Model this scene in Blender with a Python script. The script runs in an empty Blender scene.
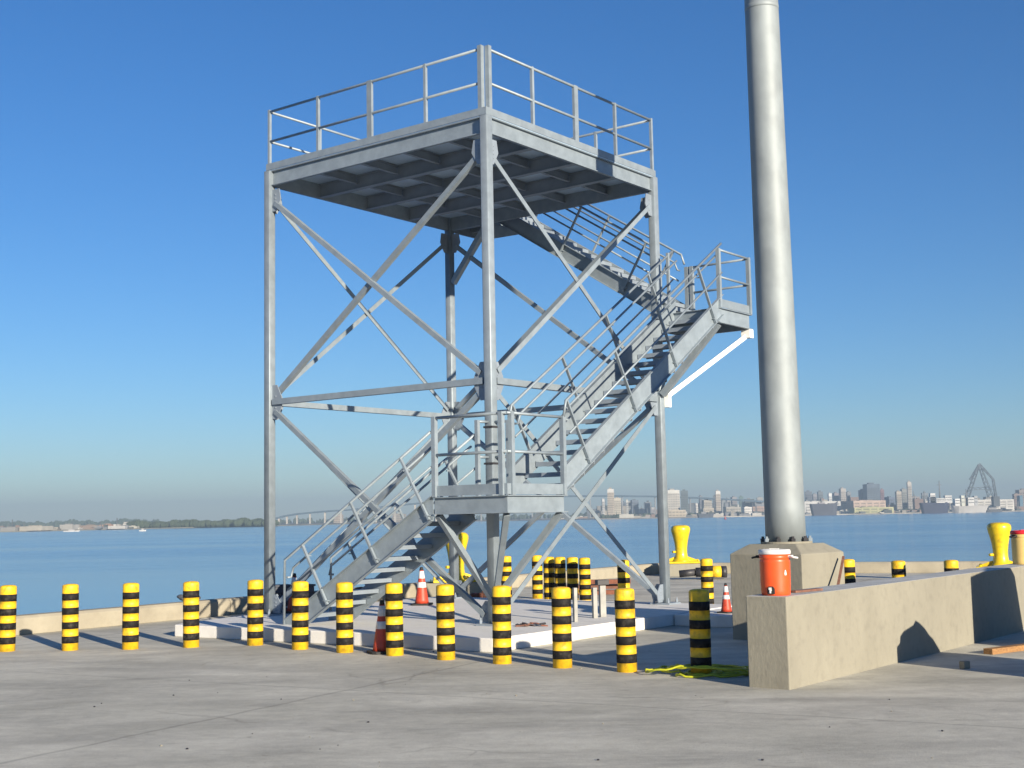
import bpy, math, random
from mathutils import Vector, Matrix
R = math.radians
random.seed(7)
scene = bpy.context.scene
COL = scene.collection

# ------------------------------------------------------------------ camera
FPX = 1302.0
PITCH, ROLL = R(5.873), R(-1.106)
F_ = Vector((0, math.cos(PITCH), math.sin(PITCH)))
R0 = Vector((1, 0, 0)); U0 = R0.cross(F_)
R_ = R0 * math.cos(ROLL) + U0 * math.sin(ROLL)
U_ = -R0 * math.sin(ROLL) + U0 * math.cos(ROLL)
CAM = Vector((0, 0, 1.8))
cd = bpy.data.cameras.new('camera'); cam = bpy.data.objects.new('camera', cd); COL.objects.link(cam)
M = Matrix((R_, U_, -F_)).transposed().to_4x4(); M.translation = CAM
cam.matrix_world = M
cd.sensor_width = 36; cd.lens = FPX / 1024 * 36
cd.clip_start = 0.1; cd.clip_end = 30000
scene.camera = cam

def bearing(px, py, depth):
    """world point seen along a survey bearing of the original view, at a ground distance"""
    d = F_ + R_ * ((px - 512) / FPX) + U_ * ((384 - py) / FPX)
    return CAM + d * (depth / d.y)

# ------------------------------------------------------------------ world, sun
SUN_AZ, SUN_EL = R(-59.3), R(14.6)
to_sun = Vector((math.cos(SUN_AZ) * math.cos(SUN_EL), math.sin(SUN_AZ) * math.cos(SUN_EL), math.sin(SUN_EL)))
w = bpy.data.worlds.new('World'); scene.world = w; w.use_nodes = True
nt = w.node_tree; nt.nodes.clear()
sky = nt.nodes.new('ShaderNodeTexSky'); sky.sky_type = 'NISHITA'; sky.sun_disc = False
sky.sun_elevation = SUN_EL; sky.sun_rotation = math.atan2(to_sun.x, to_sun.y)
sky.altitude = 0; sky.air_density = 1.0; sky.dust_density = 0.1; sky.ozone_density = 5.5
bg = nt.nodes.new('ShaderNodeBackground'); bg.inputs[1].default_value = 0.065
wo = nt.nodes.new('ShaderNodeOutputWorld')
hs = nt.nodes.new('ShaderNodeHueSaturation'); hs.inputs['Saturation'].default_value = 1.13; hs.inputs['Value'].default_value = 1.0; hs.inputs['Hue'].default_value = 0.506
nt.links.new(sky.outputs[0], hs.inputs['Color']); nt.links.new(hs.outputs[0], bg.inputs[0]); nt.links.new(bg.outputs[0], wo.inputs[0])
sl = bpy.data.lights.new('sun', 'SUN'); sl.energy = 5.0; sl.angle = R(0.5); sl.color = (1.0, 0.88, 0.71)
so = bpy.data.objects.new('sun', sl); COL.objects.link(so)
so.rotation_euler = to_sun.to_track_quat('Z', 'Y').to_euler(); so.location = (30, -40, 40)
vs = scene.view_settings; vs.view_transform = 'Standard'; vs.look = 'None'; vs.gamma = 1; vs.use_curve_mapping = False
vs.exposure = 1.02

# ------------------------------------------------------------------ materials
def mat(name, col, rough=0.6, metal=0.0, var=0.0, scale=3.0, bump=0.0, bscale=40.0, col2=None, stretch=(1, 1, 1),
        detail=6.0, spec=0.5, coat=0.0, contrast=(0.35, 0.65), col3=None, scale3=30.0, fac3=0.3, pervar=0.0):
    m = bpy.data.materials.new(name); m.use_nodes = True; t = m.node_tree; N = t.nodes; L = t.links
    b = N['Principled BSDF']
    b.inputs['Roughness'].default_value = rough; b.inputs['Metallic'].default_value = metal
    b.inputs['Specular IOR Level'].default_value = spec; b.inputs['Coat Weight'].default_value = coat
    b.inputs['Base Color'].default_value = (*col, 1)
    tc = N.new('ShaderNodeTexCoord'); mp = N.new('ShaderNodeMapping'); mp.inputs['Scale'].default_value = stretch
    oi = N.new('ShaderNodeObjectInfo'); of = N.new('ShaderNodeVectorMath'); of.operation = 'MULTIPLY_ADD'
    of.inputs[1].default_value = (37, 53, 71); L.new(oi.outputs['Random'], of.inputs[0]); L.new(tc.outputs['Object'], of.inputs[2])
    L.new(of.outputs[0], mp.inputs[0])
    if var or col2:
        n = N.new('ShaderNodeTexNoise'); n.inputs['Scale'].default_value = scale; n.inputs['Detail'].default_value = detail
        n.inputs['Roughness'].default_value = 0.6
        L.new(mp.outputs[0], n.inputs['Vector'])
        r = N.new('ShaderNodeValToRGB'); r.color_ramp.elements[0].position, r.color_ramp.elements[1].position = contrast
        c2 = col2 or tuple(c * (1 - var) for c in col); c1 = col if col2 else tuple(min(1, c * (1 + var * .6)) for c in col)
        r.color_ramp.elements[0].color = (*c2, 1); r.color_ramp.elements[1].color = (*c1, 1)
        L.new(n.outputs[0], r.inputs[0]); out = r.outputs[0]
        if col3:
            n3 = N.new('ShaderNodeTexNoise'); n3.inputs['Scale'].default_value = scale3; n3.inputs['Detail'].default_value = 8
            L.new(of.outputs[0], n3.inputs['Vector'])
            r3 = N.new('ShaderNodeValToRGB'); r3.color_ramp.elements[0].position = .5; r3.color_ramp.elements[1].position = .72
            r3.color_ramp.elements[0].color = (0, 0, 0, 1); r3.color_ramp.elements[1].color = (fac3,) * 3 + (1,)
            L.new(n3.outputs[0], r3.inputs[0])
            mx = N.new('ShaderNodeMix'); mx.data_type = 'RGBA'; mx.inputs['B'].default_value = (*col3, 1)
            L.new(r3.outputs[0], mx.inputs['Factor']); L.new(out, mx.inputs['A']); out = mx.outputs['Result']
        if pervar:
            pm = N.new('ShaderNodeMapRange'); pm.inputs['To Min'].default_value = 1 - pervar; pm.inputs['To Max'].default_value = 1 + pervar; L.new(oi.outputs['Random'], pm.inputs[0])
            hv = N.new('ShaderNodeHueSaturation'); L.new(pm.outputs[0], hv.inputs['Value']); L.new(out, hv.inputs['Color']); out = hv.outputs[0]
        L.new(out, b.inputs['Base Color'])
        rr = N.new('ShaderNodeMapRange'); rr.inputs['To Min'].default_value = rough * .85; rr.inputs['To Max'].default_value = min(1, rough * 1.2)
        L.new(n.outputs[0], rr.inputs[0]); L.new(rr.outputs[0], b.inputs['Roughness'])
    if bump:
        n2 = N.new('ShaderNodeTexNoise'); n2.inputs['Scale'].default_value = bscale; n2.inputs['Detail'].default_value = 5
        L.new(mp.outputs[0], n2.inputs['Vector'])
        bp = N.new('ShaderNodeBump'); bp.inputs['Strength'].default_value = bump; bp.inputs['Distance'].default_value = 0.02
        L.new(n2.outputs[0], bp.inputs['Height']); L.new(bp.outputs[0], b.inputs['Normal'])
    return m

G = {}
G['galv'] = mat('galvanised_steel', (0.26, 0.31, 0.35), .50, .28, var=.12, scale=6, bump=.12, bscale=60, detail=8, col3=(0.20, 0.245, 0.28), scale3=3.5, fac3=.3, pervar=.08)
G['galv_dull'] = mat('galvanised_plate', (0.24, 0.285, 0.335), .55, .2, var=.12, scale=3, bump=.1, bscale=30, pervar=.06)
G['pole'] = mat('galvanised_pole', (0.25, 0.285, 0.30), .6, .18, var=.12, scale=3.6, bump=.15, bscale=4, detail=9, stretch=(1, 1, .5), col3=(0.16, 0.18, 0.19), scale3=3, fac3=.35)
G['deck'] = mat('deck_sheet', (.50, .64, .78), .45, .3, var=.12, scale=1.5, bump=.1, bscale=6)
G['glint'] = mat('sun_glint_white', (0.855, 0.855, 0.827), .5, var=.04, scale=6)  # sun glint on one steel knee brace, put in as near-white colour
G['yellow'] = mat('yellow_tape', (.80, .49, .014), .5, var=.16, scale=9, col3=(.18, .12, .03), scale3=13, fac3=.6, pervar=.06)
G['black'] = mat('black_tape', (.012, .011, .011), .65, var=.3, scale=12, spec=.2, col3=(.10, .09, .07), scale3=18, fac3=.35)
G['bitt'] = mat('yellow_marine_paint', (0.680, 0.490, 0.009), .35, var=.12, scale=4, coat=.3, col3=(0.297, 0.174, 0.025), scale3=9, fac3=.5)
G['beige'] = mat('formed_concrete', (0.262, 0.248, 0.197), .85, col2=(0.230, 0.217, 0.172), scale=1.6, bump=.2, bscale=26, detail=10, col3=(0.15, 0.14, 0.115), scale3=9, fac3=.3, stretch=(1, 1, .6))
G['lit_top'] = mat('sky_lit_concrete', (0.50, 0.50, 0.47), .6, col2=(0.38, 0.38, 0.35), scale=2.5, bump=.1, bscale=30, detail=9)  # wall top only: brightness from the sky put into a lighter colour
G['kerb'] = mat('kerb_concrete', (0.37, 0.335, 0.255), .88, col2=(0.295, 0.265, 0.20), scale=1.1, bump=.3, bscale=18, detail=8, col3=(0.18, 0.16, 0.125), scale3=3, fac3=.4, pervar=.05)
G['slab'] = mat('fresh_concrete', (0.70, 0.69, 0.65), .85, col2=(0.68, 0.67, 0.64), scale=1.0, bump=.15, bscale=30, detail=9, col3=(.42, .41, .39), scale3=4, fac3=.3)
G['orange'] = mat('orange_plastic', (.72, .085, .016), .38, var=.08, scale=8, coat=.15)
G['lid'] = mat('white_plastic', (0.663, 0.663, 0.646), .4, var=.05, scale=8)
G['cone'] = mat('cone_orange', (.52, .055, .022), .5, var=.18, scale=14, col3=(.14, .04, .03), scale3=20, fac3=.5, pervar=.1)
G['reflect'] = mat('reflective_white', (0.624, 0.624, 0.624), .35, var=.1, scale=18)
G['rubber'] = mat('black_rubber', (.02, .02, .02), .7, var=.2, scale=20)
G['cream'] = mat('cream_plastic', (0.688, 0.496, 0.176), .38, var=.05, scale=8)
G['red'] = mat('red_plastic', (.6, .02, .03), .4, var=.05, scale=8)
G['wood'] = mat('raw_timber', (0.350, 0.189, 0.070), .75, col2=(0.210, 0.105, 0.042), scale=6, stretch=(1, 8, 8), bump=.2)
G['rust'] = mat('rusty_timber', (.22, .10, .065), .85, col2=(.12, .06, .045), scale=8, bump=.4, bscale=30)
G['brick'] = mat('red_brick', (.20, .075, .045), .9, var=.3, scale=10, bump=.4, bscale=40)
G['hose'] = mat('yellow_green_hose', (.46, .48, .025), .45, var=.2, scale=10)
G['pvc'] = mat('weathered_stub_steel', (.30, .30, .28), .6, var=.2, scale=6)
G['dark'] = mat('dark_steel', (.035, .035, .04), .5, var=.3, scale=8)
G['tarp'] = mat('blue_grey_tarp', (.06, .07, .09), .7, var=.3, scale=5, bump=.4, bscale=8)

def ground_mat():
    m = bpy.data.materials.new('worn_concrete'); m.use_nodes = True; t = m.node_tree; N = t.nodes; L = t.links
    b = N['Principled BSDF']; b.inputs['Roughness'].default_value = .85; b.inputs['Specular IOR Level'].default_value = .3
    tc = N.new('ShaderNodeTexCoord')
    def noise(scale, det, vec, rough=.6, dist=0):
        n = N.new('ShaderNodeTexNoise'); n.inputs['Scale'].default_value = scale; n.inputs['Detail'].default_value = det
        n.inputs['Roughness'].default_value = rough; n.inputs['Distortion'].default_value = dist
        L.new(vec, n.inputs['Vector']); return n.outputs[0]
    def ramp(s, p0, c0, p1, c1):
        r = N.new('ShaderNodeValToRGB'); r.color_ramp.elements[0].position = p0; r.color_ramp.elements[1].position = p1
        r.color_ramp.elements[0].color = (*c0, 1); r.color_ramp.elements[1].color = (*c1, 1); L.new(s, r.inputs[0]); return r.outputs[0]
    def mix(a, c, f, mode='MIX'):
        x = N.new('ShaderNodeMix'); x.data_type = 'RGBA'; x.blend_type = mode
        for s, v in (('A', a), ('B', c), ('Factor', f)):
            if isinstance(v, (tuple, float)): x.inputs[s].default_value = (*v, 1) if isinstance(v, tuple) else v
            else: L.new(v, x.inputs[s])
        return x.outputs['Result']
    mp = N.new('ShaderNodeMapping'); mp.inputs['Rotation'].default_value = (0, 0, R(-33)); mp.inputs['Scale'].default_value = (.42, 1.0, 1)
    L.new(tc.outputs['Object'], mp.inputs[0])
    mp2 = N.new('ShaderNodeMapping'); mp2.inputs['Rotation'].default_value = (0, 0, R(-20)); mp2.inputs['Scale'].default_value = (.5, 2.6, 1)
    L.new(tc.outputs['Object'], mp2.inputs[0])
    o = tc.outputs['Object']
    base = ramp(noise(.35, 10, o, .65), .36, (.45, .437, .372), .64, (.61, .592, .512))
    streak = ramp(noise(1.1, 10, mp.outputs[0], .68, .4), .40, (.66, .66, .66), .60, (1.08, 1.08, 1.06))
    c = mix(base, streak, .6, 'MULTIPLY')
    tyre = ramp(noise(.9, 6, mp2.outputs[0], .6, .6), .56, (1, 1, 1), .72, (.70, .70, .72))
    c = mix(c, tyre, .55, 'MULTIPLY')
    blot = ramp(noise(2.3, 8, o, .7), .60, (1, 1, 1), .76, (.55, .54, .54))
    c = mix(c, blot, .75, 'MULTIPLY')
    mott = ramp(noise(7.5, 9, o, .72, .3), .36, (.84, .83, .82), .62, (1.05, 1.05, 1.04))
    c = mix(c, mott, .6, 'MULTIPLY')
    grain = ramp(noise(55, 4, o, .7), .3, (.84, .84, .84), .7, (1.12, 1.12, 1.12))
    c = mix(c, grain, .7, 'MULTIPLY')
    spot = ramp(noise(3.7, 3, o, .5), .74, (1, 1, 1), .77, (.35, .33, .33))
    c = mix(c, spot, .6, 'MULTIPLY')
    vd = N.new('ShaderNodeVectorMath'); vd.operation = 'MULTIPLY_ADD'; vd.inputs[1].default_value = (.55, .55, 0)
    wn_ = N.new('ShaderNodeTexNoise'); wn_.inputs['Scale'].default_value = 1.7; wn_.inputs['Detail'].default_value = 8; L.new(o, wn_.inputs['Vector'])
    L.new(wn_.outputs['Color'], vd.inputs[0]); L.new(o, vd.inputs[2])
    vo = N.new('ShaderNodeTexVoronoi'); vo.feature = 'DISTANCE_TO_EDGE'; vo.inputs['Scale'].default_value = .28; L.new(vd.outputs[0], vo.inputs['Vector'])
    crack = ramp(vo.outputs['Distance'], .0, (.42, .41, .40), .006, (1, 1, 1)); cm = ramp(noise(.45, 3, o), .50, (0, 0, 0), .58, (1, 1, 1))
    c = mix(c, mix((1., 1., 1.), crack, cm), .4, 'MULTIPLY')
    vs_ = N.new('ShaderNodeTexVoronoi'); vs_.inputs['Scale'].default_value = 6.5; vs_.inputs['Randomness'].default_value = 1; L.new(o, vs_.inputs['Vector'])
    fl_ = ramp(vs_.outputs['Distance'], .045, (.45, .43, .42), .075, (1, 1, 1)); c = mix(c, fl_, .55, 'MULTIPLY')
    # construction joints of the paving: thin dark wobbling lines 5 m apart both ways
    sep = N.new('ShaderNodeSeparateXYZ'); mpj = N.new('ShaderNodeMapping'); mpj.inputs['Rotation'].default_value = (0, 0, R(-61.5)); mpj.inputs['Location'].default_value = (2.3, -.36, 0)
    wob = N.new('ShaderNodeTexNoise'); wob.inputs['Scale'].default_value = 1.3; wob.inputs['Detail'].default_value = 5; L.new(o, wob.inputs['Vector'])
    vm = N.new('ShaderNodeVectorMath'); vm.operation = 'MULTIPLY_ADD'; vm.inputs[1].default_value = (.14, .14, 0); L.new(wob.outputs['Color'], vm.inputs[0]); L.new(o, vm.inputs[2])
    L.new(vm.outputs[0], mpj.inputs[0]); L.new(mpj.outputs[0], sep.inputs[0])
    lines = []
    for ax in (0, 1):
        a = N.new('ShaderNodeMath'); a.operation = 'PINGPONG'; a.inputs[1].default_value = 4.0 if ax else 7.0; L.new(sep.outputs[ax], a.inputs[0])
        lines.append(ramp(a.outputs[0], .0, (.45, .45, .45), .045 if ax else .03, (1, 1, 1)))
    for l in lines: c = mix(c, l, .55, 'MULTIPLY')
    L.new(c, b.inputs['Base Color'])
    bp = N.new('ShaderNodeBump'); bp.inputs['Strength'].default_value = .35; bp.inputs['Distance'].default_value = .012
    hh = N.new('ShaderNodeMath'); hh.operation = 'ADD'; L.new(noise(38, 6, o, .7), hh.inputs[0]); L.new(noise(4, 5, mp.outputs[0]), hh.inputs[1])
    L.new(hh.outputs[0], bp.inputs['Height']); L.new(bp.outputs[0], b.inputs['Normal'])
    return m
G['ground'] = ground_mat()

def water_mat():
    m = bpy.data.materials.new('harbour_water'); m.use_nodes = True; t = m.node_tree; N = t.nodes; L = t.links
    b = N['Principled BSDF']; b.inputs['Base Color'].default_value = (.02, .15, .34, 1)
    b.inputs['Roughness'].default_value = .14; b.inputs['IOR'].default_value = 1.33
    tc = N.new('ShaderNodeTexCoord')
    mp = N.new('ShaderNodeMapping'); mp.inputs['Scale'].default_value = (.6, 1.0, 1); mp.inputs['Rotation'].default_value = (0, 0, R(12)); L.new(tc.outputs['Object'], mp.inputs[0])
    n1 = N.new('ShaderNodeTexNoise'); n1.inputs['Scale'].default_value = .9; n1.inputs['Detail'].default_value = 5; L.new(mp.outputs[0], n1.inputs['Vector'])
    n2 = N.new('ShaderNodeTexNoise'); n2.inputs['Scale'].default_value = .12; n2.inputs['Detail'].default_value = 3; L.new(mp.outputs[0], n2.inputs['Vector'])
    mp3 = N.new('ShaderNodeMapping'); mp3.inputs['Scale'].default_value = (.0013, .010, 1); mp3.inputs['Rotation'].default_value = (0, 0, R(4)); L.new(tc.outputs['Object'], mp3.inputs[0])
    n3 = N.new('ShaderNodeTexNoise'); n3.inputs['Scale'].default_value = 1; n3.inputs['Detail'].default_value = 4; L.new(mp3.outputs[0], n3.inputs['Vector'])
    ad = N.new('ShaderNodeMath'); ad.operation = 'MULTIPLY_ADD'; ad.inputs[1].default_value = 3.0
    L.new(n2.outputs[0], ad.inputs[0]); L.new(n1.outputs[0], ad.inputs[2])
    mr = N.new('ShaderNodeMapRange'); mr.inputs['From Min'].default_value = .42; mr.inputs['From Max'].default_value = .60
    mr.inputs['To Min'].default_value = .05; mr.inputs['To Max'].default_value = 1.6; L.new(n3.outputs[0], mr.inputs[0])
    bp = N.new('ShaderNodeBump'); bp.inputs['Distance'].default_value = .13; L.new(ad.outputs[0], bp.inputs['Height'])
    L.new(mr.outputs[0], bp.inputs['Strength']); L.new(bp.outputs[0], b.inputs['Normal'])
    return m
G['water'] = water_mat()

_plain = {}
def plain(col, rough=.8, windows=False):
    a_ = sum(col) / 3; col = tuple((c * .7 + a_ * .3) * .72 for c in col)  # greys far colours to mix in some haze, and darkens them
    k = (tuple(round(c, 3) for c in col), windows)
    if k in _plain: return _plain[k]
    m = bpy.data.materials.new('render_wall'); m.use_nodes = True; t = m.node_tree; N = t.nodes; L = t.links
    b = N['Principled BSDF']; b.inputs['Roughness'].default_value = rough
    tc = N.new('ShaderNodeTexCoord'); n = N.new('ShaderNodeTexNoise'); n.inputs['Scale'].default_value = .06; n.inputs['Detail'].default_value = 5
    L.new(tc.outputs['Object'], n.inputs['Vector'])
    r = N.new('ShaderNodeValToRGB'); r.color_ramp.elements[0].position = .35; r.color_ramp.elements[1].position = .65
    r.color_ramp.elements[0].color = (*[c * .8 for c in col], 1); r.color_ramp.elements[1].color = (*[min(1, c * 1.08) for c in col], 1)
    L.new(n.outputs[0], r.inputs[0]); L.new(r.outputs[0], b.inputs['Base Color'])
    _plain[k] = m; return m

# ------------------------------------------------------------------ mesh builder
class MB:
    def __init__(s): s.v = []; s.f = []; s.m = []; s.sm = []
    def add(s, vs, fs, mi=0, smooth=False):
        n = len(s.v); s.v += [tuple(p) for p in vs]
        for f in fs: s.f.append([i + n for i in f]); s.m.append(mi); s.sm.append(smooth)
        return s
    def box(s, x0, x1, y0, y1, z0, z1, mi=0):
        v = [(x, y, z) for z in (z0, z1) for x, y in ((x0, y0), (x1, y0), (x1, y1), (x0, y1))]
        return s.add(v, [(0, 3, 2, 1), (4, 5, 6, 7), (0, 1, 5, 4), (1, 2, 6, 5), (2, 3, 7, 6), (3, 0, 4, 7)], mi)
    def sweep(s, p, q, poly, up=(0, 0, 1), mi=0, smooth=False):
        """extrude a closed 2D polygon (side, up) from p to q"""
        p = Vector(p); q = Vector(q); d = (q - p).normalized(); up = Vector(up)
        side = d.cross(up)
        if side.length < 1e-4: side = d.cross(Vector((1, 0, 0)))
        side.normalize(); u = side.cross(d).normalized()
        n = len(poly); v = [p + side * a + u * b for a, b in poly] + [q + side * a + u * b for a, b in poly]
        fs = [tuple(range(n))[::-1], tuple(range(n, 2 * n))] + [(i, (i + 1) % n, n + (i + 1) % n, n + i) for i in range(n)]
        s.add(v, fs[:2], mi); nn = len(s.v) - 2 * n
        for f in fs[2:]: s.f.append([i + nn for i in f]); s.m.append(mi); s.sm.append(smooth)
        return s
    def bar(s, p, q, w, h=None, up=(0, 0, 1), mi=0):
        h = h or w; return s.sweep(p, q, [(-w / 2, -h / 2), (w / 2, -h / 2), (w / 2, h / 2), (-w / 2, h / 2)], up, mi)
    def angle(s, p, q, a, t=.012, up=(0, 0, 1), flip=1):
        poly = [(0, 0), (a, 0), (a, t), (t, t), (t, a), (0, a)]
        poly = [((x - a * .3) * flip, y - a * .3) for x, y in poly]
        if flip < 0: poly = poly[::-1]
        return s.sweep(p, q, poly, up)
    def prism(s, P, poly, t0, t1, mi=0):
        n = len(poly); v = [P(a, t0, b) for a, b in poly] + [P(a, t1, b) for a, b in poly]
        return s.add(v, [tuple(range(n))[::-1], tuple(range(n, 2 * n))] + [(i, (i + 1) % n, n + (i + 1) % n, n + i) for i in range(n)], mi)
    def fbox(s, P, s0, s1, t0, t1, z0, z1, mi=0): return s.prism(P, [(s0, z0), (s1, z0), (s1, z1), (s0, z1)], t0, t1, mi)
    def tube(s, pts, r, n=8, mi=0, closed=False, caps=True):
        pts = [Vector(p) for p in pts]; k = len(pts); rings = []; prev = None
        for i, p in enumerate(pts):
            a = pts[(i - 1) % k] if (i or closed) else p; b = pts[(i + 1) % k] if (i < k - 1 or closed) else p
            d = (b - a).normalized()
            if prev is None:
                x = d.orthogonal().normalized()
            else:
                x = (prev - d * prev.dot(d)).normalized()
            prev = x; y = d.cross(x)
            rr = r[i] if isinstance(r, (list, tuple)) else r
            rings.append([p + (x * math.cos(2 * math.pi * j / n) + y * math.sin(2 * math.pi * j / n)) * rr for j in range(n)])
        v = [q for g in rings for q in g]; fs = []
        m = k if closed else k - 1
        for i in range(m):
            a = i * n; b = ((i + 1) % k) * n
            fs += [(a + j, a + (j + 1) % n, b + (j + 1) % n, b + j) for j in range(n)]
        base = len(s.v); s.add(v, fs, mi, True)
        if caps and not closed:
            s.f.append([base + j for j in range(n)][::-1]); s.m.append(mi); s.sm.append(False)
            s.f.append([base + (k - 1) * n + j for j in range(n)]); s.m.append(mi); s.sm.append(False)
        return s
    def lathe(s, prof, n=24, c=(0, 0, 0), mi=0, smooth=True):
        """prof = [(radius, z[, material index])]"""
        cx, cy, cz = c; v = []
        for p in prof:
            v += [(cx + p[0] * math.cos(2 * math.pi * j / n), cy + p[0] * math.sin(2 * math.pi * j / n), cz + p[1]) for j in range(n)]
        base = len(s.v); s.v += v
        for i in range(len(prof) - 1):
            mm = prof[i + 1][2] if len(prof[i + 1]) > 2 else mi
            for j in range(n):
                s.f.append([base + i * n + j, base + i * n + (j + 1) % n, base + (i + 1) * n + (j + 1) % n, base + (i + 1) * n + j])
                s.m.append(mm); s.sm.append(smooth)
        s.f.append([base + j for j in range(n)][::-1]); s.m.append(mi); s.sm.append(False)
        s.f.append([base + (len(prof) - 1) * n + j for j in range(n)]); s.m.append(prof[-1][2] if len(prof[-1]) > 2 else mi); s.sm.append(False)
        return s
    def build(s, name, mats, parent=None, bevel=0, loc=None, seg=2):
        me = bpy.data.meshes.new(name); me.from_pydata(s.v, [], s.f)
        if not isinstance(mats, (list, tuple)): mats = [mats]
        for m in mats: me.materials.append(m)
        me.polygons.foreach_set('material_index', s.m); me.polygons.foreach_set('use_smooth', s.sm); me.update()
        o = bpy.data.objects.new(name, me); COL.objects.link(o)
        if parent: o.parent = parent
        if loc: o.location = loc
        if bevel:
            b = o.modifiers.new('bevel', 'BEVEL'); b.width = bevel; b.segments = seg; b.limit_method = 'ANGLE'; b.angle_limit = R(40)
        return o

def tag(o, label=None, cat=None, group=None, kind=None):
    for k, v in (('label', label), ('category', cat), ('group', group), ('kind', kind)):
        if v: o[k] = v
    return o
def empty(name, loc, rz=0, **kw):
    o = bpy.data.objects.new(name, None); COL.objects.link(o); o.location = loc; o.rotation_euler = (0, 0, rz); o.empty_display_size = .2
    return tag(o, **kw)
def copy_tree(o, parent=None):
    c = o.copy(); COL.objects.link(c); c.parent = parent
    for ch in list(o.children): copy_tree(ch, c)
    return c

# ================================================================== SETTING
YAW = R(52.54)
NW = Vector((-0.33273, 19.97455, 0))
EX = Vector((math.cos(YAW), math.sin(YAW), 0)); EY = Vector((-math.sin(YAW), math.cos(YAW), 0))
def W(u, v, z=0): return NW + EX * u + EY * v + Vector((0, 0, z))
A = 5.007
WZ = -3.6
# quay outline: left edge line, corner, right edge line
K1 = Vector((-8.22, 22.95, 0)); KC = Vector((4.35, 41.0, 0)); dL = (KC - K1).normalized()
dR = Vector((.935, -.355, 0)).normalized()
KA = KC - dL * 160; KB = KC + dR * 220
q = MB()
pts = [KA, KC, KB, KB + Vector((60, -320, 0)), KA + Vector((-60, -160, 0))]
n = len(pts)
q.add([(p.x, p.y, 0) for p in pts] + [(p.x, p.y, -9) for p in pts], [tuple(range(n))[::-1], tuple(range(n, 2 * n))] + [(i, (i + 1) % n, n + (i + 1) % n, n + i) for i in range(n)])
tag(q.build('ground', G['ground']), kind='structure')
q = MB(); S = 7800
q.add([(-S, -S, WZ), (S, -S, WZ), (S, S, WZ), (-S, S, WZ)], [(0, 1, 2, 3)])
tag(q.build('water', G['water']), kind='structure')
q = MB(); q.add([(-S, -S, -12), (S, -S, -12), (S, S, -12), (-S, S, -12)], [(0, 1, 2, 3)])
tag(q.build('seabed', G['dark']), kind='structure')

# kerbs (bull rails) along both quay edges, chamfered, poured in lengths
def kerb(a, d, lengths, inward, label):
    t = tag(empty('quay_kerb', a), label, 'kerb')
    s = 0
    prof = [(0, 0), (.36, 0), (.36, .27), (.31, .32), (.05, .32), (0, .27)]
    for i, L in enumerate(lengths):
        mb = MB(); p0 = d * (s + .008); p1 = d * (s + L - .008)
        vs = [p0 + inward * x + Vector((0, 0, z)) for x, z in prof] + [p1 + inward * x + Vector((0, 0, z)) for x, z in prof]
        mb.add(vs, [tuple(range(6))[::-1], tuple(range(6, 12))] + [(j, (j + 1) % 6, 6 + (j + 1) % 6, 6 + j) for j in range(6)])
        mb.build('kerb_length', G['kerb'], t, bevel=.012); s += L
    return t
inL = Vector((dL.y, -dL.x, 0)); inR = Vector((dR.y, -dR.x, 0))
kerb(KC - dL * 60, dL, [6] * 10, inL, 'long beige concrete kerb along the water edge left of and behind the tower')
kerb(KC + dR * .4 , dR, [5.5] * 12, inR, 'beige concrete kerb along the water edge right of the corner mooring bollard')

# tower slab with the little step
q = MB(); SZ = .19
def poly_slab(mb, pts, z0, z1):
    n = len(pts); v = [(p.x, p.y, z0) for p in pts] + [(p.x, p.y, z1) for p in pts]
    mb.add(v, [tuple(range(n))[::-1], tuple(range(n, 2 * n))] + [(i, (i + 1) % n, n + (i + 1) % n, n + i) for i in range(n)])
poly_slab(q, [W(-1.72, -1.33), W(5.35, -1.33), W(5.35, 5.75), W(1.0, 5.7), W(-1.8, 5.1), W(-2.1, 4.93)], .0, SZ)
tag(q.build('tower_slab', G['slab'], bevel=.015), 'low pale fresh concrete slab under the steel tower', 'concrete slab')
q = MB(); poly_slab(q, [W(3.02, -2.0), W(3.2, -2.62), W(5.6, -2.9), W(5.6, -1.35), W(3.02, -1.35)][::1], .0, SZ - .012)
tag(q.build('step_slab', G['slab'], bevel=.012), 'small concrete pad beside the pole base, carrying the smallest cone', 'concrete pad')

# ================================================================== TOWER
T = tag(empty('steel_tower', NW, YAW), 'tall galvanised steel viewing tower with cross braces, stairs and railed platform', 'tower')
cs = .15; h = cs / 2
g = G['galv']
ZG, ZT, ZB = 3.92, 7.84, SZ
cols = {'N': (0, 0), 'R': (A, 0), 'L': (0, A), 'B': (A, A)}
def rtube(mb, x, y, z0, z1, s, r=.02):
    pl = []
    for cx, cy, a0 in ((s - r, s - r, 0), (-s + r, s - r, 90), (-s + r, -s + r, 180), (s - r, -s + r, 270)):
        for k in range(4): a = R(a0 + 30 * k); pl.append((cx + r * math.cos(a), cy + r * math.sin(a)))
    n = len(pl); v = [(x + a, y + b, z0) for a, b in pl] + [(x + a, y + b, z1) for a, b in pl]
    mb.add(v, [tuple(range(n))[::-1], tuple(range(n, 2 * n))]); base = len(mb.v) - 2 * n
    for i in range(n): mb.f.append([base + i, base + (i + 1) % n, base + n + (i + 1) % n, base + n + i]); mb.m.append(0); mb.sm.append(True)
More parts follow.
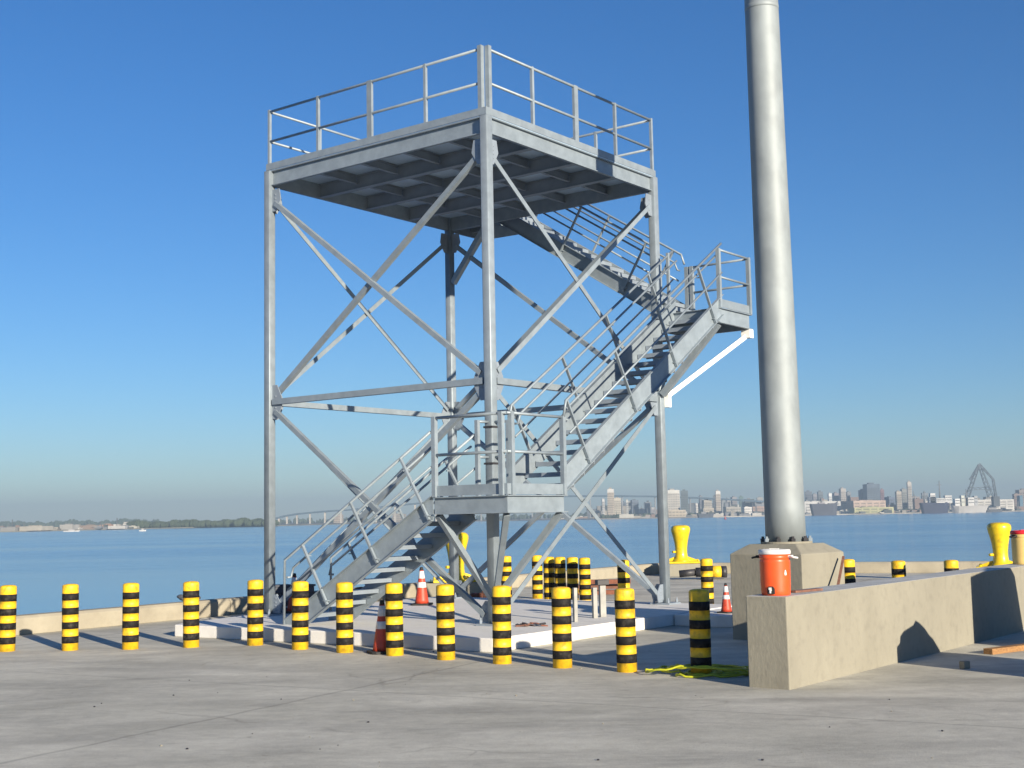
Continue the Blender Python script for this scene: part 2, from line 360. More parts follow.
for k, (x, y) in cols.items():
    mb = MB(); rtube(mb, x, y, ZB + .03, ZT + .268, h); c = mb.build('column', g, T)
    mb = MB(); mb.box(x - .2, x + .2, y - .2, y + .2, ZB, ZB + .03)
    for sx in (-.15, .15):
        for sy in (-.15, .15): mb.lathe([(.022, 0), (.022, .05), (.012, .05), (.012, .09)], 6, (x + sx, y + sy, ZB + .03), smooth=False)
    mb.build('base_plate', G['galv_dull'], c)
    # gussets in the two braced faces, at bottom, girt and top
    gx = 1 if x == 0 else -1; gy = 1 if y == 0 else -1
    for zc, hh in ((ZB + .20, .16), (ZG, .30), (ZT - .28, .2)):
        mb = MB(); top = zc + hh; bot = zc - hh
        P1 = lambda a, t, b: (x + gx * a, y + t, b)
        P2 = lambda a, t, b: (x + t, y + gy * a, b)
        if zc == ZG: pl = [(h, bot), (h + .12, bot), (h + .24, zc - .08), (h + .24, zc + .08), (h + .12, top), (h, top)]
        elif zc < ZG: pl = [(h, bot), (h + .18, bot), (h + .22, zc), (h + .1, top), (h, top)]
        else: pl = [(h, bot), (h + .1, bot), (h + .22, zc), (h + .18, top), (h, top)]
        for P in (P1, P2):
            mb.prism(P, pl, -.008, .008)
            for bz in (-.1, -.03, .03, .1):
                if abs(bz) < hh - .04:
                    a = P(h + .09, -.02, zc + bz); b = P(h + .09, .02, zc + bz); mb.tube([a, b], .013, 6)
        mb.build('gusset_plates', G['galv_dull'], c)
faces = [('N', 'L'), ('N', 'R'), ('R', 'B'), ('L', 'B')]
for a, b in faces:
    pa = Vector((*cols[a], 0)); pb = Vector((*cols[b], 0)); d = (pb - pa).normalized(); nrm = Vector((d.y, -d.x, 0))
    ctr = Vector((A / 2, A / 2, 0))
    if nrm.dot(ctr - pa) > 0: nrm = -nrm
    def pt(p, off, z, n_off): return p + d * off + Vector((0, 0, z)) + nrm * n_off
    # girt: channel lying flat
    MB().sweep(pt(pa, h + .04, ZG, 0), pt(pb, -h - .04, ZG, 0), [(-.05, -.05), (.05, -.05), (.05, .05), (.038, .05), (.038, -.038), (-.038, -.038), (-.038, .05), (-.05, .05)]).build('girt', g, T)
    for (z0, z1, no, fl) in ((ZG + .14, ZT - .33, .012, 1), (ZT - .33, ZG + .14, -.03, -1), (ZB + .16, ZG - .16, .012, 1), (ZG - .16, ZB + .16, -.03, -1)):
        MB().angle(pt(pa, .17, z0, no), pt(pb, -.17, z1, no), .082, .013, up=tuple(-nrm if 'N' in (a, b) else nrm), flip=fl).build('diagonal_brace', g, T)
    # bolted crossing plates
mb = MB()
# platform -----------------------------------------------------------
PT = 8.225
o_ = .09
edge = MB()
for k in range(4):   # perimeter channels: web out, flanges in
    P = [lambda a, t, b: (a, -t, b), lambda a, t, b: (A + t, a, b), lambda a, t, b: (a, A + t, b), lambda a, t, b: (-t, a, b)][k]
    e = MB(); t0 = -.03
    e.prism(P, [(h + .002, ZT), (A - h - .002, ZT), (A - h - .002, ZT + .27), (h + .002, ZT + .27)], t0 - .0, t0 + .012)
    e.prism(P, [(h + .002, ZT), (A - h - .002, ZT), (A - h - .002, ZT + .014), (h + .002, ZT + .014)], t0 + .0125, t0 + .06)
    e.prism(P, [(h + .002, ZT + .256), (A - h - .002, ZT + .256), (A - h - .002, ZT + .27), (h + .002, ZT + .27)], t0 + .0125, t0 + .06)
    e.build('edge_beam', g, T)
    e = MB(); e.prism(P, [(-.045 + .002 * (k % 2), ZT + .285), (A + .045 - .002 * (k % 2), ZT + .285), (A + .045 - .002 * (k % 2), PT + .02), (-.045 + .002 * (k % 2), PT + .02)], .034 + .0015 * (k % 2), .046 + .0015 * (k % 2))
    e.build('toe_plate', g, T)
mb = MB(); mb.box(-.035, A + .035, -.035, A + .035, ZT + .272, ZT + .284); mb.build('deck_plate', G['deck'], T)
isec = [(-.06, 0), (.06, 0), (.06, .012), (.006, .012), (.006, .24), (.06, .24), (.06, .252), (-.06, .252), (-.06, .24), (-.006, .24), (-.006, .012), (-.06, .012)]
for k in range(1, 4):
    x = A * k / 4
    MB().sweep((x, .03, ZT + .012), (x, A - .03, ZT + .012), isec).build('floor_beam', G['galv_dull'], T)
csec = [(-.03, 0), (.03, 0), (.03, .01), (-.02, .01), (-.02, .15), (.03, .15), (.03, .16), (-.03, .16)]
for k in range(1, 5):
    y = A * k / 5
    for j in range(4):
        MB().sweep((A * j / 4 + .035, y, ZT + .105), (A * (j + 1) / 4 - .035, y, ZT + .105), csec).build('joist', G['galv_dull'], T)
# platform rail
RT = 9.243
rail_n = .09
gr = []
def guard_post(x, y, z0, z1, w=.05, parent=T, d=.05): return MB().box(x - w / 2, x + w / 2, y - d / 2, y + d / 2, z0, z1).build('guard_post', g, parent)
def guard_rail(pts, parent=T, name='guard_rail', r=.024): return MB().tube(pts, r, 8).build(name, g, parent)
zp = ZT + .285
e0, e1 = 0.0, A
for k in range(5):
    a = A * k / 4
    wide = .11 if k == 2 else .05
    if 0 < k < 4: guard_post(a, e0, zp, RT, wide); guard_post(e0, a, zp, RT, .05, d=wide); guard_post(a, e1, zp, RT)
    if 0 < k < 3: guard_post(e1, a, zp, RT)
guard_post(e0, e0 + .085, zp, RT + .03, .08, d=.075); guard_post(e0 + .085, e0, zp, RT + .03, .075, d=.08)
guard_post(e1, e0, zp, RT + .01); guard_post(e0, e1, zp, RT + .01); guard_post(e1, e1, zp, RT + .01); guard_post(e1, 3.92, zp, RT)
for z in (RT - .025, (RT + zp) / 2 - .02):
    guard_rail([(e0, e0 + .12, z), (e0, e1, z)]); guard_rail([(e0 + .12, e0, z), (e1, e0, z)])
    guard_rail([(e0, e1, z), (e1, e1, z)]); guard_rail([(e1, e0, z), (e1, 3.92, z)])

# stairs -------------------------------------------------------------
def flight(name, P, n, rise, run, z0, slope, top0, depth, width, tops, postlen, first, rail_h, s_a, s_b, lab, rail_start=None, end_drop=False, last_pad=0):
    """P(s,t,z) -> tower coordinates; s along the climb, t across (0 = outer side)"""
    fl = empty(name, (0, 0, 0)); fl.parent = T; tag(fl, lab)
    th = math.atan(slope); cdn = Vector((math.sin(th), -math.cos(th)))  # perpendicular, downward side (s,z)
    zt = lambda s: top0 + slope * s
    for t0, sg in ((0, -1), (width, 1)):
        m = MB()
        if end_drop: web = [(s_a, max(z0, zt(s_a) - depth)), (s_a + .0 + max(0, (z0 - (zt(s_a) - depth)) / slope), z0) , (s_b, zt(s_b) - depth), (s_b, zt(s_b)), (s_a, zt(s_a) + .001)]
        else: web = [(s_a, zt(s_a) - depth), (s_b, zt(s_b) - depth), (s_b, zt(s_b)), (s_a, zt(s_a))]
        m.prism(P, web, t0, t0 + sg * .012)
        sl0 = s_a + (max(0, (z0 - (zt(s_a) - depth)) / slope) if end_drop else 0)
        for off in (0, -depth):
            a0 = s_a if off == 0 else sl0
            zz = (lambda s: zt(s) + off + (.0 if off == 0 else .0))
            q4 = [(a0, zz(a0) - (.013 if off == 0 else 0)), (s_b, zz(s_b) - (.013 if off == 0 else 0)), (s_b, zz(s_b) + (0 if off == 0 else .013)), (a0, zz(a0) + (0 if off == 0 else .013))]
            m.prism(P, q4, t0 + sg * .0125, t0 + sg * .065)
        m.build('stringer', g, fl)
    for i in range(n):
        m = MB(); s0 = first + run * i; z = z0 + rise * (i + 1)
        m.fbox(P, s0, s0 + run + .015, .013, width - .013, z - .028, z)
        m.fbox(P, s0, s0 + .012, .013, width - .013, z - .07, z - .0285)
        m.fbox(P, s0 + run - .0, s0 + run + .012, .013, width - .013, z - .06, z - .0285)
        for tt in (.018, width - .06): m.fbox(P, s0 + .02, s0 + run - .02, tt, tt + .04, z - .045, z - .029)
        m.build('tread', G['galv_dull'], fl)
    top_h, hand_h, mid_h = rail_h
    for t0, sg in ((-.045, 1), (width + .045, -1)):
        th_ = top_h
        for st in tops:
            a = Vector((st, zt(st) + th_)); b = a + cdn * postlen
            m = MB(); m.bar(P(a.x, t0, a.y), P(b.x, t0, b.y), .045, .03, up=(0, 0, 1))
            b2 = a + cdn * .26; m.bar(P(a.x + cdn.x * .2, t0, a.y + cdn.y * .2), P(a.x + cdn.x * .2, t0 + sg * .09, a.y + cdn.y * .2), .018)
            b3 = a + cdn * (postlen - .07); m.bar(P(b3.x - .05, t0 + sg * .024, b3.y), P(b3.x + .05, t0 + sg * .024, b3.y), .09, .012)
            m.build('stair_post', g, fl)
        ra = rail_start if rail_start is not None else s_a
        rb = s_b + last_pad
        pts = [(ra, zt(ra) + th_), (rb, zt(rb) + th_)]
        pre = []
        if end_drop: pre = [(ra - .02, z0)]
        else: pre = [(ra - .06, z0 + 1.16)]
        MB().tube([P(s, t0, z) for s, z in pre + pts], .022, 8).build('top_rail', g, fl)
        MB().tube([P(s, t0, z) for s, z in [(ra + .08, zt(ra + .08) + mid_h), (rb, zt(rb) + mid_h)]], .018, 8).build('mid_rail', g, fl)
        hs = ra + .05
        MB().tube([P(s, t, z) for s, t, z in [(hs - .0, t0, zt(hs) + hand_h - .12), (hs, t0 + sg * .09, zt(hs) + hand_h - .12), (hs + .05, t0 + sg * .09, zt(hs) + hand_h + .03), (rb, t0 + sg * .09, zt(rb) + hand_h)]], .019, 8).build('handrail', g, fl)
    return fl
# flight 1: outside the left face, climbs towards -v
W_ = .93
P1 = lambda s, t, z: Vector((-1.28 + t, 3.20 - s, z))
flight('stair_flight', P1, 10, .1755, .284, SZ, .603, .26, .36, W_, (.42, 1.48, 2.52), 1.07, .0 + .28, (.93, .75, .42), 0.0, 3.12, 'lowest stair flight, from the slab up to the lower landing', rail_start=.02, end_drop=True)
D1 = 2.12
P2 = lambda s, t, z: Vector((.08 + s, -1.28 + t, z))
flight('stair_flight', P2, 18, .178, .28, D1, .632, 2.56, .38, W_, (.06, 1.42, 2.74, 4.16), 1.09, 0, (.93, .74, .40), -.0, 5.04, 'long middle stair flight between the two landings', rail_start=.04)
D2 = 5.50
P3 = lambda s, t, z: Vector((5.33 + t, .08 + s, z))
flight('stair_flight', P3, 15, .1747, .28, D2, .632, D2 + .335, .345, W_, (.27, 1.74, 3.2), 1.03, -.28, (.96, .74, .40), -.12, 3.95, 'upper stair flight behind the tower, rising to the platform', rail_start=.1, last_pad=-.25)

def landing(u0, u1, v0, v1, z, lab, sides, beamh=.25, toe=.15):
    ln = empty('landing', (0, 0, 0)); ln.parent = T; tag(ln, lab)
    MB().box(u0 + .013, u1 - .013, v0 + .013, v1 - .013, z - .012, z).build('deck', G['galv_dull'], ln)
    m = MB()
    m.box(u0, u1, v0, v0 + .012, z - beamh, z); m.box(u0, u1, v1 - .012, v1, z - beamh, z)
    m.box(u0, u0 + .012, v0 + .0125, v1 - .0125, z - beamh, z); m.box(u1 - .012, u1, v0 + .0125, v1 - .0125, z - beamh, z)
    f = .045
    for zz in (z - beamh, z - .014):
        m.box(u0 - f, u1 + f, v0 - f, v0 - .0005, zz, zz + .013); m.box(u0 - f, u0 - .0005, v0, v1, zz, zz + .013); m.box(u1 + .0005, u1 + f, v0, v1, zz, zz + .013)
        m.box(u0, u1, v1 + .0005, v1 + f, zz, zz + .013)
    for x in (u0 + (u1 - u0) / 3, u0 + 2 * (u1 - u0) / 3): m.box(x - .03, x + .03, v0 + .013, v1 - .013, z - .16, z - .0125)
    m.build('landing_frame', g, ln)
    for (a, b, c, d, za, ps, hr) in sides:   # toe plates and rails: a,b -> c,d
        p = Vector((a, b, 0)); q_ = Vector((c, d, 0)); dd = (q_ - p).normalized()
        if toe: MB().bar(p + Vector((0, 0, z + .012 + toe / 2)), q_ + Vector((0, 0, z + .012 + toe / 2)), .008, toe).build('toe_plate', g, ln)
        for s in ps:
            c_ = p + dd * s; MB().box(c_.x - .035, c_.x + .035, c_.y - .035, c_.y + .035, z + .0, z + hr).build('guard_post', g, ln)
        for zz in (z + hr - .02, z + hr * .52):
            MB().tube([p + Vector((0, 0, zz)), q_ + Vector((0, 0, zz))], .022, 8).build('guard_rail', g, ln)
    return ln
u0, u1, v0, v1 = -1.28, .08, -1.28, .06
k = .02
L1 = landing(u0, u1, v0, v1, D1, 'lower landing outside the near tower column',
        [(u0 - k, v1, u0 - k, v0 - k, 0, (.03, v1 - v0 - .07), 1.17), (u0 - k, v0 - k, u1, v0 - k, 0, (.11, u1 - u0 - .0), 1.17)])
u2, u3 = 5.05, 6.21
L2 = landing(u2, u3, -1.28, .07, D2, 'upper landing at the end of the middle stair flight',
        [(u2, -1.30, u3 + k, -1.30, 0, (0, u3 - u2), 1.08), (u3 + k, -1.30, u3 + k, .05, 0, (1.22, 1.33), 1.08)], beamh=.28)
L3 = landing(5.09, 6.28, 4.02, 5.12, ZT + .284, 'small top landing where the stairs meet the platform',
        [(6.30, 4.0, 6.30, 5.14, 0, (.03, 1.1), 1.0), (5.2, 5.14, 6.30, 5.14, 0, (.2,), 1.0)], toe=.08)
for (x, y, cx_, cy_) in ((-.305, .03, -.08, .0), (.03, -.305, .0, -.08)):
    MB().box(x - .03, x + .03, y - .03, y + .03, D1, D1 + 1.17).build('guard_post', g, L1)
    for zz in (D1 + 1.15, D1 + .61): MB().tube([(x, y, zz), (cx_, cy_, zz)], .022, 8).build('guard_rail', g, L1)
MB().box(4.93, 4.98, -.33, -.28, D2 - .1, D2 + 1.12).build('guard_post', g, L2)
MB().box(5.26, 5.31, .04, .09, D2, D2 + 1.1).build('guard_post', g, L2)
# landing supports
def brace(a, b, s=.085, m=None, nm='knee_brace', up=(0, 0, 1)): return MB().bar(a, b, s, s, up).build(nm, m or g, T)
brace((-.10, -.02, .62), (-1.24, .02, D1 - .26)); brace((-.09, -.09, .55), (-1.2, -1.2, D1 - .26)); brace((-.02, -.10, .62), (.04, -1.24, D1 - .26))
MB().box(-1.2, -.08, -.03, .03, D1 - .25, D1 - .17).build('landing_bearer', g, T)
MB().box(-.03, .03, -1.2, -.08, D1 - .25, D1 - .17).build('landing_bearer', g, T)
brace((A - .04, -.10, 4.0), (u2 + .02, -1.24, D2 - .29), .11)
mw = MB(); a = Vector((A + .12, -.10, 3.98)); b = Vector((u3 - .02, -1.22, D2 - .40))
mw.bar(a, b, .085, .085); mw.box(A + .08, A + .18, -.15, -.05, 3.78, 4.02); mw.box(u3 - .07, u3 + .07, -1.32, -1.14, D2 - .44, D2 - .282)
tag(mw.build('knee_brace', G['glint'], T), 'knee brace under the upper landing, its sun glint coloured in white')
brace((A + .09, A, 6.75), (6.0, A, ZT - .02), .11); brace((A, A - .09, 6.72), (A, 4.0, ZT - .02), .11); brace((A + .09, .09, 4.0), (5.9, .03, D2 - .29), .08)
MB().prism(lambda a, t, b: Vector((A + a, 4.02 + t, b)), [(.1, ZT - .25), (.3, ZT - .25), (1.25, ZT + .0), (1.25, ZT + .03), (.1, ZT + .03)], -.04, .04).build('bracket', g, T)
# band clamps with conduit round the near column
m = MB()
for z in (2.62, 3.18): m.box(-h - .012, h + .012, -h - .012, h + .012, z, z + .03)
m.build('band_clamps', G['dark'], T)

# ================================================================== BOLLARDS (striped)
def make_bollard():
    mb = MB(); r = .117; H = .93; nb = 9; ys, bs = .105, .101
    prof = [(r - .004, 0)]
    for i in range(nb):
        mi = 0 if i % 2 == 0 else 1
        rr = r if mi == 0 else r + .0015
        z0 = (i + 1) // 2 * ys + i // 2 * bs; z1 = z0 + (bs if mi else ys)
        prof += [(rr, z0 + .0005, mi), (rr, z1, mi)]
    prof += [(r - .006, H + .012, 0), (r - .022, H + .022, 0), (.05, H + .03, 0), (.001, H + .031, 0)]
    mb.lathe(prof, 32)
    return mb.build('bollard', [G['yellow'], G['black']])
row = [(-7.58, 19.63), (-6.63, 19.6), (-5.73, 19.58), (-4.86, 19.71), (-3.93, 19.83), (-3.13, 19.07), (-2.41, 18.5), (-1.66, 17.96), (-0.93, 17.32), (-0.19, 16.71), (0.55, 16.14), (1.29, 15.59), (2.095, 15.11)]
labs = ['striped yellow and black bollard at the far left end of the front row',
 'second striped bollard from the left end of the front row',
 'third striped bollard from the left end of the front row',
 'striped bollard fourth from the left, before the left corner of the tower slab',
 'striped bollard just left of the tower column at far left',
 'striped bollard with a cone tip showing above it, just right of the left column',
 'striped bollard at the foot of the lowest stair flight',
 'striped bollard with a dark cone peeking out on its left side',
 'striped bollard between the cone bollard and the near tower column',
 'striped bollard hiding the foot of the near tower column',
 'striped bollard right of the near column, before the slab edge',
 'striped bollard last in full sun at the right of the front row',
 'shaded striped bollard with yellow hose around its foot by the concrete wall']
KB_ = .987
proto = make_bollard()
def place_b(o, x, y, lab, grp, i):
    o.location = (x * KB_, y * KB_, 0); o.rotation_euler = (R(random.uniform(-.5, .5)), R(random.uniform(-.5, .5)), random.uniform(0, 6))
    tag(o, lab, 'bollard', grp)
for i, (x, y) in enumerate(row):
    o = proto if i == 0 else proto.copy()
    if i: COL.objects.link(o)
    place_b(o, x, y, labs[i], 'striped bollards in the front row', i)
# bearings of the bollards behind the tower: (px, distance, label)
far = [(506, 29.7, 'distant striped bollard seen just right of the near tower column'),
 (536.8, 29.8, 'leftmost of the cluster of distant striped bollards under the landing'),
 (548.8, 28.5, 'second from left in the cluster of distant striped bollards under the landing'),
 (560, 28.2, 'distant striped bollard directly behind the front bollard right of the near column'),
 (572, 27.9, 'distant striped bollard in the middle right of the cluster, timber crossing behind'),
 (584.5, 27.4, 'rightmost of the clustered distant bollards, beside the stack of reddish timber'),
 (623.3, 25.6, 'lone distant striped bollard beyond the slab with braces crossing in front'),
 (706.5, 25.4, 'distant striped bollard next to the small mooring block, left of the pole base'),
 (848, 23.6, 'striped bollard behind the wall, just right of the concrete pole base'),
 (898.5, 22.5, 'striped bollard top showing over the middle of the concrete wall'),
 (951, 22.3, 'shaded bollard top barely showing over the wall, nearest the right mooring bollard')]
for px, d, lab in far:
    p = bearing(px, 560, d); o = proto.copy(); COL.objects.link(o); place_b(o, p.x, p.y, lab, 'striped bollards beyond the tower', 0)

# ================================================================== WALL, PEDESTAL, POLE
wd = Vector((math.cos(R(51.6)), math.sin(R(51.6)), 0)); wn = Vector((-wd.y, wd.x, 0))
w0 = Vector((2.775, 13.54, 0))
mb = MB(); pts = [w0, w0 + wd * 13, w0 + wd * 13 + wn * .47, w0 + wn * .47]
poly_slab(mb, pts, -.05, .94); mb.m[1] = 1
tag(mb.build('concrete_wall', [G['beige'], G['lit_top']], bevel=.012), 'low thick beige concrete wall with an orange cooler on its end', 'wall')
# pedestal
pc = Vector((3.94, 19.05, 0)); pa = R(47)
PED = tag(empty('light_pole', pc, pa), 'tall tapered grey steel mast on a big chamfered concrete base', 'pole')
mb = MB(); s = .59
lv = [(s, s, -.05), (s, s, 1.22), (s * .66, s * .66, 1.355)]
v = []
for a, b, z in lv: v += [(-a, -b, z), (a, -b, z), (a, b, z), (-a, b, z)]
fs = [(3, 2, 1, 0), (8, 9, 10, 11)]
for i in range(2):
    for j in range(4): fs.append((i * 4 + j, i * 4 + (j + 1) % 4, (i + 1) * 4 + (j + 1) % 4, (i + 1) * 4 + j))
mb.add(v, fs); mb.build('pole_base', G['beige'], PED, bevel=.012)
mb = MB(); H = 26
prof = []
for i in range(53):
    z = i * .5; prof.append((.290 - .0048 * z, z))
mb.lathe(prof, 48, (0, 0, 1.385)); pole = mb.build('mast', G['pole'], PED); pole.rotation_euler = (R(.1), R(-.32), -pa)
mb = MB(); mb.lathe([(.2905 - .0048 * 7.97, 7.97), (.2935 - .0048 * 8.0, 8.0), (.2935 - .0048 * 8.02, 8.02), (.289 - .0048 * 8.05, 8.05)], 48, (0, 0, 1.385))
mb.build('weld_seams', G['pole'], pole)
mb = MB(); mb.lathe([(.37, 0), (.37, .03)], 40, (0, 0, 1.356), smooth=False); fl = mb.build('base_flange', G['beige'], PED)
for i in range(10):
    a = i * math.tau / 10 + .2; mb = MB()
    mb.lathe([(.036, 0), (.036, .045), (.02, .045), (.02, .075)], 6, (.335 * math.cos(a), .335 * math.sin(a), 1.387), smooth=False); mb.build('anchor_bolt', G['dark'] if i % 4 else G['galv'], fl)
# mast head (lights, above the photograph)
mb = MB(); mb.box(-1.2, 1.2, -.08, .08, 27.3, 27.45)
for x in (-1.1, -.4, .4, 1.1): mb.box(x - .25, x + .25, -.35, .1, 27.46, 27.7)
mb.build('lamp_bar', G['galv_dull'], PED)
# timber prop against the base
a = bearing(843.5, 556, 19.3); b = bearing(831, 586, 18.9)
mb = MB(); a2 = Vector((pc.x, pc.y, 0)) + Vector((math.cos(pa + R(-45)), math.sin(pa + R(-45)), 0))
top = bearing(843.5, 556.5, 18.85); bot = bearing(825, 600, 17.9); bot.z = .03
mb.bar(bot, top, .035, .02); tag(mb.build('timber_batten', G['rust']), 'thin reddish batten leaning on the right side of the pole base', 'batten')

# ================================================================== COOLERS
def cooler(name, loc, rz, body, lid, lab, scale=1.0, spigot=True):
    t = tag(empty(name, loc, rz), lab, 'water cooler'); t.scale = (scale,) * 3
    mb = MB(); mb.lathe([(.148, 0), (.156, .012), (.158, .05), (.160, .1), (.163, .36), (.1635, .365), (.1595, .372), (.1595, .384), (.164, .39), (.165, .435)], 40); bd = mb.build('cooler_body', body, t)
    mb = MB(); mb.lathe([(.168, .436), (.172, .442), (.172, .468), (.166, .484), (.12, .489), (.115, .482), (.001, .482)], 40); l = mb.build('lid', lid, t)
    mb = MB(); mb.box(-.05, .05, -.012, .012, .4825, .497); mb.build('lid_grip', lid, l)
    for sx in (-1, 1):
        mb = MB(); mb.box(min(sx * .16, sx * .195), max(sx * .16, sx * .195), -.035, .035, .395, .425)
        mb.tube([(sx * .185, -.045, .41), (sx * .235, -.04, .40), (sx * .25, 0, .395), (sx * .235, .04, .40), (sx * .185, .045, .41)], .010, 8); mb.build('handle', G['lid'] if sx > 0 else G['rubber'], t)
    mb = MB(); ya = -.165
    mb.prism(lambda a, t_, b: Vector((a, ya - .004 + t_, b)), [(-.038, .02), (.038, .02), (.038, .075), (.02, .10), (-.02, .10), (-.038, .075)], -.012, .012); rc = mb.build('spigot_recess', G['rubber'], t)
    mb = MB(); mb.tube([(0, ya, .06), (0, ya - .04, .06), (0, ya - .045, .03)], .011, 8); mb.box(-.012, .012, ya - .052, ya - .03, .065, .09); mb.build('spigot', lid, t)
    mb = MB(); a0 = R(-32)
    pl = [(a0 + R(x), z) for x, z in ((-4, .215), (4, .215), (5, .235), (2, .27), (-2, .27), (-5, .235))]
    v = [(rr * math.cos(a), rr * math.sin(a), z) for rr in (.150, .1650) for a, z in pl]; n = 6
    mb.add(v, [tuple(range(n))[::-1], tuple(range(n, 2 * n))] + [(i, (i + 1) % n, n + (i + 1) % n, n + i) for i in range(n)]); mb.build('sticker', G['reflect'], t)
    return t
cp = w0 + wd * .235 + wn * .235
cooler('drink_cooler', (cp.x, cp.y, .94), R(-28), G['orange'], G['lid'], 'round orange water cooler with white lid on the near end of the wall', .98)
cp = w0 + wd * 8.4 + wn * .2
cooler('drink_cooler', (cp.x, cp.y, .94), R(30), G['cream'], G['red'], 'round cream water cooler with red lid at the right edge of the photo', 1.06)
# thin reddish board on the wall behind the orange cooler
p = w0 + wd * .85 + wn * .3
mb = MB(); mb.bar(w0 + wd * .62 + wn * .24 + Vector((0, 0, .953)), w0 + wd * 1.12 + wn * .16 + Vector((0, 0, .953)), .09, .022)
tag(mb.build('timber_offcut', G['rust']), 'flat reddish board lying on the wall behind the orange cooler', 'board')

# ================================================================== CONES
def make_cone():
    t = empty('traffic_cone', (0, 0, 0))
    H = .71; r0, r1 = .135, .03
    rr = lambda z: r0 + (r1 - r0) * (z - .03) / (H - .03)
    mb = MB(); prof = [(r0, .03)] + [(rr(z), z) for z in (.1, .2, .3, .4, .5, .6)] + [(rr(.655), .655)]
    mb.lathe(prof, 28); mb.build('cone_body', G['cone'], t)
    mb = MB(); c = .19; pl = [(-c, -c + .05), (-c + .05, -c), (c - .05, -c), (c, -c + .05), (c, c - .05), (c - .05, c), (-c + .05, c), (-c, c - .05)]
    mb.add([(a, b, 0) for a, b in pl] + [(a, b, .035) for a, b in pl], [tuple(range(8))[::-1], tuple(range(8, 16))] + [(i, (i + 1) % 8, 8 + (i + 1) % 8, 8 + i) for i in range(8)])
    mb.build('cone_foot', G['rubber'], t, bevel=.008)
    for z0, z1 in ((.33, .43), (.50, .64)):
        mb = MB(); mb.lathe([(rr(z0) + .001, z0), (rr(z0) + .003, z0 + .002), (rr(z1) + .003, z1 - .002), (rr(z1) + .001, z1)], 28); mb.build('reflective_collar', G['reflect'], t)
    mb = MB(); mb.lathe([(rr(.655) + .001, .655), (r1 + .002, .70), (.02, .715), (.001, .716)], 28); mb.build('cone_tip', G['rubber'], t)
    return t
c0 = make_cone()
cones = [((-1.838, 18.05, 0), 1.0, 'shaded traffic cone standing just left of a front bollard, before the slab'),
         ((-1.79, 25.0, SZ), 1.0, 'orange traffic cone with white collars in the sun on the slab under the stairs'),
         ((*W(.62, 5.05)[:2], SZ), .98, 'traffic cone hidden behind a front bollard beside the left column, black tip showing'),
         ((3.46, 21.72, SZ - .012), .68, 'small faded orange cone tight against the pole base'),
         ((bearing(505.5, 600, 29.5).x, 29.5, 0), .66, 'small orange cone far behind the near tower column')]
for i, (l, s, lab) in enumerate(cones):
    o = c0 if i == 0 else copy_tree(c0)
    o.location = l; o.scale = (s,) * 3; o.rotation_euler = (0, 0, random.uniform(0, 3)); tag(o, lab, 'traffic cone', 'traffic cones round the tower')

# ================================================================== MOORING BITTS
def make_bitt():
    t = empty('mooring_bollard', (0, 0, 0))
    mb = MB(); mb.lathe([(.30, .06), (.24, .09), (.195, .16), (.175, .30), (.178, .45), (.20, .62), (.235, .78), (.268, .90), (.285, .98), (.283, 1.04), (.26, 1.085), (.21, 1.115), (.12, 1.13), (.001, 1.135)], 36)
    mb.build('bollard_post', G['bitt'], t)
    mb = MB(); mb.box(-.58, .58, -.36, .36, 0, .06)
    for sx in (-1, 1):
        mb.prism(lambda a, t_, b: Vector((a, t_, b)), [(sx * .19, .0605), (sx * .54, .0605), (sx * .50, .085), (sx * .19, .20)][::sx], -.02, .02)
    mb.build('foot_plate', G['bitt'], t, bevel=.01)
    for i in range(4):
        mb = MB(); mb.lathe([(.035, 0), (.035, .04), (.02, .05)], 6, ((-.48, .48)[i % 2], (-.27, .27)[i // 2], .0605), smooth=False); mb.build('foot_bolt', G['bitt'], t)
    mb = MB(); mb.tube([(-.17, -.09, .34), (-.26, -.14, .34)], .035, 10); mb.build('horn_stub', G['bitt'], t)
    return t
b0 = make_bitt()
pA = bearing(456.5, 560, 31.0); pB = bearing(681, 545, 39.2); pC = bearing(1000, 545, 32.4)
for i, (p, z, s, rz, lab) in enumerate([(pA, .33, 1.03, R(10), 'yellow mooring bollard seen under the lower landing behind a tower column'),
        (pB, .36, 1.0, R(-5), 'yellow mooring bollard on a concrete block right of the tower'),
        (pC, .33, 1.0, R(-20), 'yellow mooring bollard over the wall beside the cream cooler')]):
    o = b0 if i == 0 else copy_tree(b0)
    o.location = (p.x, p.y, z); o.scale = (s,) * 3; o.rotation_euler = (0, 0, rz); tag(o, lab, 'mooring bollard', 'yellow mooring bollards on the quay edge')
for p, sx, lab in ((pA, .75, 'concrete block carrying the yellow mooring bollard behind the stairs'), (pB, .62, 'concrete block carrying the yellow mooring bollard at the quay corner'), (pC, .7, 'concrete block carrying the yellow mooring bollard behind the wall')):
    mb = MB(); mb.box(-sx, sx, -.45, .45, -.02, .355 if p is pB else .325); o = mb.build('mooring_block', G['beige'], bevel=.02); o.location = (p.x, p.y, 0); tag(o, lab, 'concrete block')
# orange-yellow drum-ended roller by the corner bitt
p = bearing(712, 572, 36.5); mb = MB()
mb.tube([(-.9, .1, .16), (-.45, .05, .2)], .10, 12, 1); mb.tube([(-.45, .05, .2), (-.02, 0, .2)], .13, 16, 1); mb.tube([(-.02, 0, .2), (.24, 0, .2)], .17, 16, 0); mb.tube([(.2401, 0, .2), (.40, 0, .2)], .16, 16, 1); mb.box(-.3, .3, -.12, .12, -.0, .06, 1)
o = mb.build('cable_roller', [G['yellow'], G['dark']]); o.location = (p.x, p.y, 0); tag(o, 'short yellow and black roller lying at the foot of the corner mooring block', 'roller')

